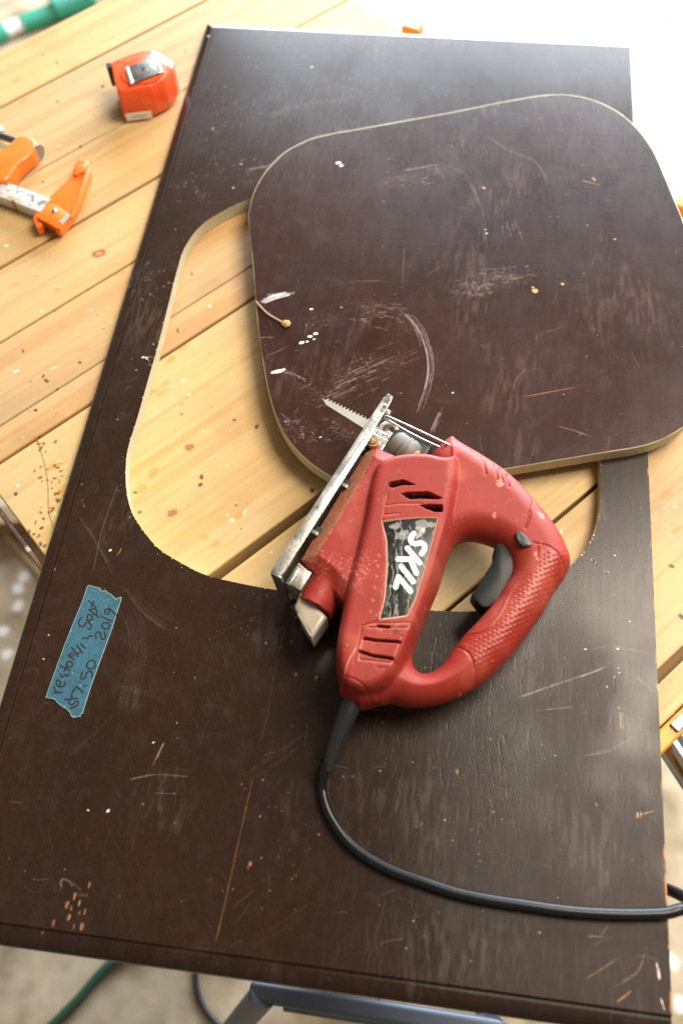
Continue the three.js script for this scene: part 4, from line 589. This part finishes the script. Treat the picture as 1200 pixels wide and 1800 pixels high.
// ---------------------------------------------------------------- strip of blue masking tape with handwriting
{
  const line = [[.0435,.6733],[.0476,.6741],[.0528,.6747],[.0535,.6762],[.0545,.6765],[.0558,.677],[.0569,.6759],[.0586,.6771],[.0606,.6781],[.0622,.6786],[.0644,.6804],[.0667,.6821],[.0677,.681],[.0706,.68],[.0708,.6836],[.0701,.6934],[.0695,.7063],[.0673,.7266],[.0652,.7469],[.064,.7654],[.0642,.7683],[.0629,.7691],[.0631,.7711],[.0613,.7709],[.0598,.772],[.0574,.772],[.0559,.7707],[.0554,.7693],[.054,.7684],[.0519,.7668],[.0499,.7662],[.0464,.7645],[.0439,.763],[.0423,.7615],[.0403,.7608],[.0382,.7607],[.0348,.7605],[.0359,.7442],[.0376,.7238],[.0395,.7058],[.042,.6868],[.0426,.6748]];
  const xs = line.map((p) => p[0]), zs = line.map((p) => p[1]), sh = new Sheet(Math.min(...xs) - 0.002, Math.min(...zs) - 0.002, Math.max(...xs) + 0.002, Math.max(...zs) + 0.002, 560).fill((x, z) => { const a = x * 0.9 + z * 0.36, b = -x * 0.36 + z * 0.9, n = fbm(a * 900, b * 350, 3), m = fbm(x * 60, z * 60, 3), l = 0.85 + 0.55 * (n - 0.5) + 0.4 * (m - 0.5); return [0.021 * l, 0.090 * l, 0.128 * l]; });
  sh.line([...line, line[0]], 0.0009, '#a9bfa8', 0.55);
  sh.specks(60, sh.x0, sh.z0, sh.x1, sh.z1, 0.0002, 0.0006, ['#dfe8e0', '#123a55'], 0.3, 0.8);
  const tb = new Sheet(sh.x0, sh.z0, sh.x1, sh.z1, 420).fill((x, z) => { const a = x * 0.93 + z * 0.36, b = -x * 0.36 + z * 0.93, v = 0.5 + 0.5 * (fbm(a * 380, b * 1500, 2) - 0.5) + 0.35 * (fbm(x * 160, z * 160, 3) - 0.5); return [v, v, v]; }, false);
  const ink = '#0c0a14', S = (p) => sh.curve(p, 0.00118, ink, 1);
  const strokes = [[[.0398,.7564],[.0455,.7558]], [[.0421,.756],[.0403,.7546],[.0387,.7519]], [[.0431,.7516],[.0418,.7481],[.0396,.7474],[.0396,.7498],[.0426,.7518],[.0456,.751],[.0456,.7481]], [[.0404,.7426],[.0428,.7447],[.044,.7428],[.0462,.7438],[.0466,.7419]], [[.0392,.7369],[.0471,.7394]], [[.0441,.7351],[.0428,.7403]], [[.043,.7344],[.0445,.7328],[.0471,.7338],[.0473,.7364],[.0449,.7371],[.043,.7354]], [[.0423,.7285],[.0478,.7314]], [[.0442,.7295],[.0442,.7277],[.0452,.7263]], [[.0434,.7225],[.0474,.7258],[.05,.7287]], [[.0503,.7257],[.0476,.7267],[.0458,.729]], [[.0471,.7207],[.0497,.723],[.0525,.7259]], [[.0498,.7191],[.0522,.7209],[.0539,.722]], [[.0498,.7145],[.0537,.7145]], [[.0539,.713],[.0568,.7118]],
    [[.0448,.6992],[.0437,.7022],[.0448,.7053],[.0477,.7058],[.0497,.7028],[.052,.7029],[.0536,.7044],[.0536,.7071],[.0516,.7071]], [[.0494,.7009],[.053,.6999],[.0515,.6968],[.0491,.6964],[.0491,.6993],[.0514,.7022]], [[.0486,.6926],[.053,.695],[.0575,.6975]], [[.0498,.6926],[.052,.6914],[.0545,.6926],[.0549,.6956],[.0526,.6954]], [[.0468,.6857],[.0531,.6903]], [[.0507,.6857],[.0498,.6906]],
    [[.0597,.7139],[.0586,.7102],[.0601,.7086],[.0623,.7109],[.064,.7139],[.0663,.713],[.0644,.708]], [[.0616,.7047],[.0618,.7021],[.0645,.701],[.0668,.7023],[.0667,.7049],[.0645,.706],[.0619,.7048]], [[.0595,.6967],[.0674,.6997]], [[.0613,.6939],[.0608,.6914],[.0632,.6908],[.0646,.6933],[.0625,.6951]], [[.0634,.6895],[.0666,.692],[.0697,.6943]],
    [[.0489,.7604],[.0529,.7597],[.0575,.7584]], [[.0535,.7578],[.0523,.762],[.0552,.7636],[.0572,.7605],[.0592,.7614],[.0573,.7646],[.0548,.7657]], [[.0529,.7579],[.053,.7538]], [[.0531,.7543],[.0549,.7504]], [[.0547,.7504],[.0575,.752],[.0606,.7542]], [[.0598,.7494],[.0614,.7487]],
    [[.0561,.7396],[.0565,.7442],[.0592,.7435],[.0593,.7401],[.0611,.7383],[.0635,.7396],[.0636,.7427]], [[.0577,.7346],[.0587,.7314],[.0615,.7302],[.064,.7325],[.0635,.7358],[.0607,.7367],[.0581,.7352]]];
  strokes.forEach(S);
  const m = mesh('masking_tape', sh.map(slab(line, 0.0002, 0.0006)), std({ map: sh.tex(), bumpMap: tb.tex(false), bumpScale: 0.0002, roughness: 0.85 }), scene); m.position.y = BOARD_Y;
  tag(m, 'torn strip of blue masking tape with black handwriting stuck on the dark board', 'tape');
}
// ---------------------------------------------------------------- orange tape measure lying flat on the planks
{
  const T0 = TABLE_Y, top = [...[[-.0732,.1139]], ...spline([...[[-.0731,.1121],[-.0583,.0983],[-.0374,.0866],[-.0213,.0936],[-.0109,.1055]], ...[[-.0078,.1014],[-.008,.1212],[-.0146,.136],[-.0279,.1476],[-.0415,.1522],[-.0531,.1549]]], 10, false), ...[[-.0565,.1535]]], cx = -0.043, cz = 0.124;
  for (let k = 0; k < 60; k++) { const o = top.map((p) => p.slice()); for (let i = 2; i + 2 < top.length; i++) for (const q of [0, 1]) top[i][q] = (o[i - 1][q] + 2 * o[i][q] + o[i + 1][q]) / 4; }
  const t = thing('tape_measure', 'orange tape measure with grey metal belt clip lying on the planks', 'tape measure', [cx, T0, cz]);
  const loc = (pts) => pts.map(([x, z]) => [x - cx, z - cz]), orange = phys({ color: C(0.78, 0.088, 0.018), roughness: 0.32, clearcoat: 0.3 });
  mesh('case', slab(loc(top), 0.0004, 0.0372, 0.0045, [], 5), orange, t);
  const disc = loc(spline([[-.0552,.1159],[-.0408,.1004],[-.0252,.1001],[-.0144,.1136],[-.0129,.1285],[-.0209,.1405],[-.0344,.1459],[-.0483,.1444],[-.0581,.1312]], 5)); mesh('face_boss', slab(disc, 0.0355, 0.0389, 0.0012), orange, t);
  const c = loc([[-.0536,.126],[-.0253,.1042],[-.0127,.1289],[-.0419,.1504]]);
  const L = (a, b, k) => [a[0] + (b[0] - a[0]) * k, a[1] + (b[1] - a[1]) * k], seg = (k0, k1) => [L(c[0], c[1], k0), L(c[0], c[1], k1), L(c[3], c[2], k1), L(c[3], c[2], k0)];
  const cs = new Sheet(-0.05, -0.05, 0.05, 0.05, 400).fill((x, z) => { const l = 0.22 + 0.2 * (fbm(x * 300, z * 300, 3) - 0.5); return [l, l * 0.96, l * 0.88]; });
  const clip = mesh('belt_clip', cs.map(slab(seg(0.10, 0.93), 0.0400, 0.0413, 0.0004)), std({ map: cs.tex(), roughness: 0.4, metalness: 0.85 }), t);
  const hole = L(L(c[0], c[1], 0.5), L(c[3], c[2], 0.5), 0.45); mesh('clip_screw', rod([hole[0], 0.0412, hole[1]], [hole[0], 0.0419, hole[1]], 0.0022), std({ color: C(0.02, 0.02, 0.02), roughness: 0.5 }), t);
  for (const [a, b] of [[0.005, 0.12], [0.89, 1.0]]) mesh('clip_bend', slab(seg(a, b), 0.0385, 0.0419, 0.0014, [], 3), std({ color: C(0.55, 0.54, 0.52), roughness: 0.35, metalness: 0.6 }), t);
  // paper sticker on the side wall with its row of print
  const [s0, s1] = loc([[-.0539,.1551],[-.0282,.1478]]), wl = Math.hypot(s1[0] - s0[0], s1[1] - s0[1]), ss = new Sheet(0, 0, wl, 0.0085, 300).fill(() => [0.72, 0.66, 0.55]);
  for (let i = 0; i < 26; i++) ss.line([[0.25 * wl + i * wl * 0.021, 0.0028 + rr(0, 0.0006)], [0.25 * wl + i * wl * 0.021, 0.0055 + rr(0, 0.0006)]], wl * 0.008 * rr(0.5, 1.4), '#3c352c', 0.7);
  const pg = boxAt(wl, 0.0085, 0.0006, 0, 0, 0, 0.0002), pp = pg.attributes.position; const u2 = new Float32Array(pp.count * 2); for (let i = 0; i < pp.count; i++) { u2[2 * i] = pp.getX(i) / wl + 0.5; u2[2 * i + 1] = pp.getY(i) / 0.0085 + 0.5; } pg.setAttribute('uv', new THREE.BufferAttribute(u2, 2));
  const st = mesh('paper_sticker', pg, std({ map: ss.tex(), roughness: 0.8 }), t); st.position.set((s0[0] + s1[0]) / 2, 0.006, (s0[1] + s1[1]) / 2 + 0.0012); st.rotation.y = -Math.atan2(s1[1] - s0[1], s1[0] - s0[0]);
  const hk = loc([[-.0796,.108],[-.0741,.1202]]); mesh('hook', boxAt(0.006, 0.022, 0.008, hk[0][0] + 0.004, 0.022, hk[0][1] + 0.004, 0.001, 0.4), std({ color: C(0.02, 0.02, 0.02), roughness: 0.5 }), t);
}
// ---------------------------------------------------------------- orange bar clamp at the left
{
  const cx = -0.16, cz = 0.29, t = thing('bar_clamp', 'orange bar clamp with grey steel bar lying on the planks', 'clamp', [cx, TABLE_Y, cz]);
  const loc = (pts) => pts.map(([x, z]) => [x - cx, z - cz]), orange = phys({ color: C(0.78, 0.155, 0.012), roughness: 0.38, clearcoat: 0.25 });
  const jaw = loc([[-.0841,.225],[-.0739,.2281],[-.0693,.239],[-.0693,.2587],[-.0689,.2817],[-.0722,.3031],[-.0783,.3199],[-.0821,.3202],[-.087,.3148],[-.097,.3112],[-.0964,.3171],[-.1005,.3204],[-.1077,.3092],[-.107,.298],[-.1008,.2838],[-.0956,.2718],[-.0871,.2547],[-.0856,.2451],[-.0867,.2349]]);
  mesh('fixed_jaw', slab(jaw, 0.0005, 0.0115, 0.0016, [], 3), orange, t);
  const ribs = [[[-.0727,.2366],[-.0688,.2363],[-.0656,.2463],[-.0655,.2642],[-.0655,.2856],[-.0685,.3075],[-.0728,.3042],[-.0705,.2838],[-.071,.2585]], [[-.0831,.2367],[-.0729,.2358],[-.0698,.2435],[-.079,.2522],[-.0816,.2508]], [[-.103,.3084],[-.0949,.2912],[-.0859,.2934],[-.0706,.304],[-.0752,.3235],[-.0794,.3224],[-.0881,.3174],[-.0995,.3125]]];
  for (const r of ribs) mesh('jaw_rib', slab(loc(r), 0.0116, 0.015, 0.0012), orange, t);
  const rv = loc([[-.0868,.3016],[-.0743,.3123]]); const rg = new THREE.SphereGeometry(0.0028, 16, 10); rg.scale(1, 0.6, 1); rg.translate(rv[0][0], 0.0152, rv[0][1]); mesh('rivet', rg, brightSteel, t);
  mesh('size_plate', slab(loc([[-.078,.3146],[-.0726,.3038],[-.0694,.3072],[-.0746,.3186]]), 0.0151, 0.0157), std({ color: C(0.45, 0.47, 0.45), roughness: 0.4, metalness: 0.5 }), t);
  const bs = new Sheet(-0.2, -0.1, 0.1, 0.1, 700).fill((x, z) => { const n = fbm(x * 220, z * 220, 4), d = sm(0.6, 0.68, n), r = sm(0.6, 0.7, fbm(x * 150 + 9, z * 150, 3)), l = 0.62 - 0.4 * d; return [l, l * (1 - 0.18 * r), l * (0.97 - 0.35 * r)]; });
  mesh('steel_bar', bs.map(slab(loc([[-.0972,.2829],[-.1022,.3015],[-.2494,.2474],[-.2574,.2251]]), 0.0006, 0.0125, 0.0006)), std({ map: bs.tex(), roughness: 0.45, metalness: 0.35 }), t);
  mesh('sliding_jaw', slab(loc(spline([[-.1501,.205],[-.1316,.211],[-.1297,.2256],[-.1348,.2365],[-.1406,.2482],[-.1455,.2668],[-.1586,.2695],[-.1856,.2545],[-.1895,.2355],[-.1692,.2322],[-.1589,.2231]], 3)), 0.0005, 0.0175, 0.002, [], 3), orange, t);
  const [r0, r1, p0_, p1_] = loc([[-.2162,.1827],[-.1463,.2081],[-.1358,.2155],[-.1263,.2196]]);
  mesh('screw_rod', rod([r0[0], 0.0095, r0[1]], [r1[0], 0.0095, r1[1]], 0.0036, 0.0036, 18), darkSteel, t);
  const px = p1_[0] - p0_[0], pz = p1_[1] - p0_[1], pl = Math.hypot(px, pz); mesh('swivel_pad', rod([p0_[0], 0.0088, p0_[1]], [p0_[0] + px / pl * 0.008, 0.0088, p0_[1] + pz / pl * 0.008], 0.0072, 0.0084, 26), std({ color: C(0.33, 0.32, 0.30), roughness: 0.5, metalness: 0.8 }), t);
  const kn = loc([[-.173,.1917]])[0]; const kg = new THREE.SphereGeometry(0.006, 16, 12); kg.translate(kn[0] - 0.006, 0.0095, kn[1]); mesh('knob', kg, brightSteel, t);
}
// ---------------------------------------------------------------- splinter and sawdust on the piece and board
{
  const g1 = tube([...[[.127,.4027],[.1319,.408],[.139,.4149],[.1468,.4197],[.1548,.4239]]].map(([x, z]) => [x, 0.0015, z]), 0.0010, 30, 7), [c] = [[.157,.4246]];
  const b = new THREE.IcosahedronGeometry(0.0036, 2), p = b.attributes.position; for (let i = 0; i < p.count; i++) { const k = 0.75 + 0.5 * vnoise(p.getX(i) * 900 + 5, p.getZ(i) * 900 + p.getY(i) * 700); p.setXYZ(i, p.getX(i) * k, p.getY(i) * k * 0.6, p.getZ(i) * k); } b.computeVertexNormals(); b.translate(c[0], 0.0022, c[1]);
  const sp = thing('wood_splinter', 'thin brown wood splinter with a knobbly end on the piece rim', 'splinter', [0, BOARD_Y + TH, 0]);
  mesh('strand', g1, std({ color: C(0.30, 0.19, 0.12), roughness: 0.8 }), sp); mesh('bud', b, std({ color: C(0.48, 0.24, 0.08), roughness: 0.8 }), sp);
  const geo = new THREE.IcosahedronGeometry(0.0006, 0), N = 330, im = new THREE.InstancedMesh(geo, std({ color: C(1, 1, 1), roughness: 0.9 }), N), M = new THREE.Matrix4(), Q = new THREE.Quaternion(), inP = inside(pieceLine), inH = inside(holeLine);
  for (let i = 0; i < N;) {
    const hp = holeLine[Math.floor(rnd() * holeLine.length)], spot = i % 5 === 4 ? [hp[0] + rr(-0.012, 0.012), hp[1] + rr(-0.012, 0.012)] : i % 3 === 0 ? [rr(0.3, 0.44), rr(0.55, 0.85)] : i % 3 === 1 ? [rr(0.02, 0.5), rr(0.02, 0.9)] : [rr(0.12, 0.3), rr(0.42, 0.7)], on = inP(...spot) > 0.002;
    if (!on && (inH(...spot) > -0.002 || spot[0] > BW - 0.004)) continue;
    const s = 0.3 + 0.5 * Math.pow(rnd(), 3); Q.setFromEuler(new THREE.Euler(rr(0, 6), rr(0, 6), rr(0, 6)));
    M.compose(new THREE.Vector3(spot[0], BOARD_Y + (on ? TH : 0) + 0.0003 * s, spot[1]), Q, new THREE.Vector3(s * rr(0.7, 1.8), s * 0.7, s)); im.setMatrixAt(i, M); const k = rr(0.15, 0.42); im.setColorAt(i, C(k, k * 0.88, k * 0.66)); i++;
  }
  im.name = 'sawdust_crumbs'; im.castShadow = im.receiveShadow = true; im.userData = { label: 'pale sawdust crumbs scattered over the dark board', category: 'sawdust', kind: 'stuff' }; scene.add(im);
}
// ---------------------------------------------------------------- things on the floor round the table
{
  const green = std({ color: C(0.02, 0.26, 0.17), roughness: 0.45 }), t = thing('green_pole', 'green plastic pole with thicker ribbed grip lying on the floor', 'pole');
  const q = [[-.948,-.9996],[-.8677,-1.0777],[-.8534,-1.0902],[-.8314,-1.108],[-.7628,-1.1596],[-.6743,-1.2278],[-.5897,-1.2896]].map(([x, z]) => [x, 0.021, z]);
  mesh('tube_end', rod(q[0], q[1], 0.021, 0.021, 24), green, t); mesh('collar', rod(q[1], q[3], 0.016, 0.016, 20), std({ color: C(0.7, 0.72, 0.7), roughness: 0.5 }), t); mesh('tube', rod(q[3], q[4], 0.020, 0.021, 24), green, t);
  const A = new THREE.Vector3(...q[4]), B = new THREE.Vector3(...q[5]), len = A.distanceTo(B), prof = []; for (let i = 0; i <= 60; i++) prof.push(new THREE.Vector2(0.027 + 0.0016 * Math.sin(i * 1.6) - (i === 0 || i === 60 ? 0.008 : 0), i / 60 * len));
  const lg = new THREE.LatheGeometry(prof, 24); lg.applyQuaternion(new THREE.Quaternion().setFromUnitVectors(new THREE.Vector3(0, 1, 0), B.clone().sub(A).normalize())); lg.translate(A.x, 0.0285, A.z); mesh('ribbed_grip', lg, green, t);
  mesh('end_cap', rod([q[5][0], 0.0285, q[5][2]], [q[6][0], 0.0285, q[6][2]], 0.018, 0.016, 20), std({ color: C(0.6, 0.6, 0.58), roughness: 0.4 }), t);
}
tag(mesh('extension_cord', tube([[.0786,.8433],[-.0121,.8999],[-.0858,.9458],[-.129,1.0048],[-.1725,1.0552],[-.2526,1.112]].map(([x, z]) => [x, 0.0075, z]), 0.007, 80, 12), std({ color: C(0.015, 0.05, 0.03), roughness: 0.5 }), scene), 'dark green extension cord running over the concrete floor', 'cord');
tag(mesh('black_cable', tube([[.0232,.8653],[.0308,.9242],[.037,.9595],[.0476,.9794],[.0674,.9978],[.1101,1.0198],[.1774,1.0447]].map(([x, z]) => [x, 0.0045, z]), 0.0042, 80, 10), std({ color: C(0.008, 0.008, 0.009), roughness: 0.5 }), scene), 'thin black cable bending over the floor below the moulded border', 'cable');
{
  const paint = std({ color: C(0.075, 0.095, 0.13), roughness: 0.5, metalness: 0.2 }), Y = 0.798 - 0.33, t = thing('steel_stand', 'blue grey steel trestle stand on the floor below the board', 'stand');
  const [a, b, l1, l2, a2, b2] = [...[[.1853,.9366],[.3938,.9398]], ...[[.0498,1.0771],[.5469,1.0272]], ...[[.1994,.9449],[.3947,.9477]]];
  mesh('top_rail', boxAt(Math.hypot(b[0] - a[0], b[1] - a[1]) + 0.03, 0.03, 0.018, 0, 0, 0, 0.005), paint, t).position.set((a[0] + b[0]) / 2, Y, (a[1] + b[1]) / 2); t.children[0].rotation.y = -Math.atan2(b[1] - a[1], b[0] - a[0]);
  mesh('leg', rod([a[0], Y + 0.012, a[1]], [l1[0], 0, l1[1]], 0.013, 0.013, 18), paint, t); mesh('leg', rod([b[0], Y + 0.012, b[1]], [l2[0], 0, l2[1]], 0.013, 0.013, 18), paint, t);
  mesh('leg', rod([a[0], Y, a[1]], [a[0] + 0.02, 0, a[1] - 0.3], 0.011, 0.011, 18), paint, t); mesh('leg', rod([b[0], Y, b[1]], [b[0] - 0.02, 0, b[1] - 0.3], 0.011, 0.011, 18), paint, t);
  mesh('cross_rail', rod([a2[0], Y - 0.05, a2[1]], [b2[0], Y - 0.05, b2[1]], 0.008, 0.008, 14), paint, t);
}
{
  const [a, b] = [[-.5398,.3019],[-.372,.2634]]; const len = Math.hypot(b[0] - a[0], b[1] - a[1]) + 0.1;
  const g = boxAt(len, 0.045, 0.04, 0, 0.0225, 0, 0.003), m = mesh('timber_offcut', g, std({ color: C(0.27, 0.18, 0.09), roughness: 0.8 }), scene); m.position.set((a[0] + b[0]) / 2, 0.0, (a[1] + b[1]) / 2); m.rotation.y = -Math.atan2(b[1] - a[1], b[0] - a[0]); tag(m, 'brown timber offcut on the floor by the table corner', 'timber');
  const [c, d] = [[-.4528,.2972],[-.3495,.3786]]; const l2 = Math.hypot(d[0] - c[0], d[1] - c[1]), n = mesh('wooden_lath', boxAt(l2, 0.006, 0.009, 0, 0.003, 0, 0.001), std({ color: C(0.55, 0.42, 0.24), roughness: 0.8 }), scene); n.position.set((c[0] + d[0]) / 2, 0, (c[1] + d[1]) / 2); n.rotation.y = -Math.atan2(d[1] - c[1], d[0] - c[0]); tag(n, 'thin pale wooden lath on the floor by the table corner', 'lath');
}
// pale slab outside the doorway
{
  const d = [0.775, 0.632], nrm = [0.632, -0.775], o = [0.724, -1.356], P = (s, k) => [o[0] + d[0] * s + nrm[0] * k, o[1] + d[1] * s + nrm[1] * k];
  structure(mesh('driveway', slab([P(-2, 0), P(3, 0), P(3, 3), P(-2, 3)], 0.0005, 0.006), std({ color: C(0.27, 0.30, 0.34), roughness: 0.8 }), scene));
}
// the doorway and the window that let the daylight in, with their frames
for (const [d, name, label] of [[DOOR, 'doorway', 'wide bright doorway in a white frame past the table'], [SIDE, 'window', 'square bright window in a white frame above the table']]) {
  const t = thing(name, label, name, d.at); t.quaternion.copy(d.light.quaternion);
  const white = std({ color: C(0.7, 0.7, 0.68), roughness: 0.6 }), f = 0.07;
  mesh('daylight_pane', boxAt(d.w, d.h, 0.01, 0, 0, 0.02, 0.001), std({ color: C(0.1, 0.1, 0.1), emissive: C(...d.color), emissiveIntensity: 1.0 }), t);
  for (const s of [-1, 1]) { mesh('frame_post', boxAt(f, d.h + 2 * f, 0.05, s * (d.w + f) / 2, 0, 0.03, 0.004), white, t); mesh('frame_rail', boxAt(d.w, f, 0.05, 0, s * (d.h + f) / 2, 0.03, 0.004), white, t); }
}

renderer.render(scene, camera);
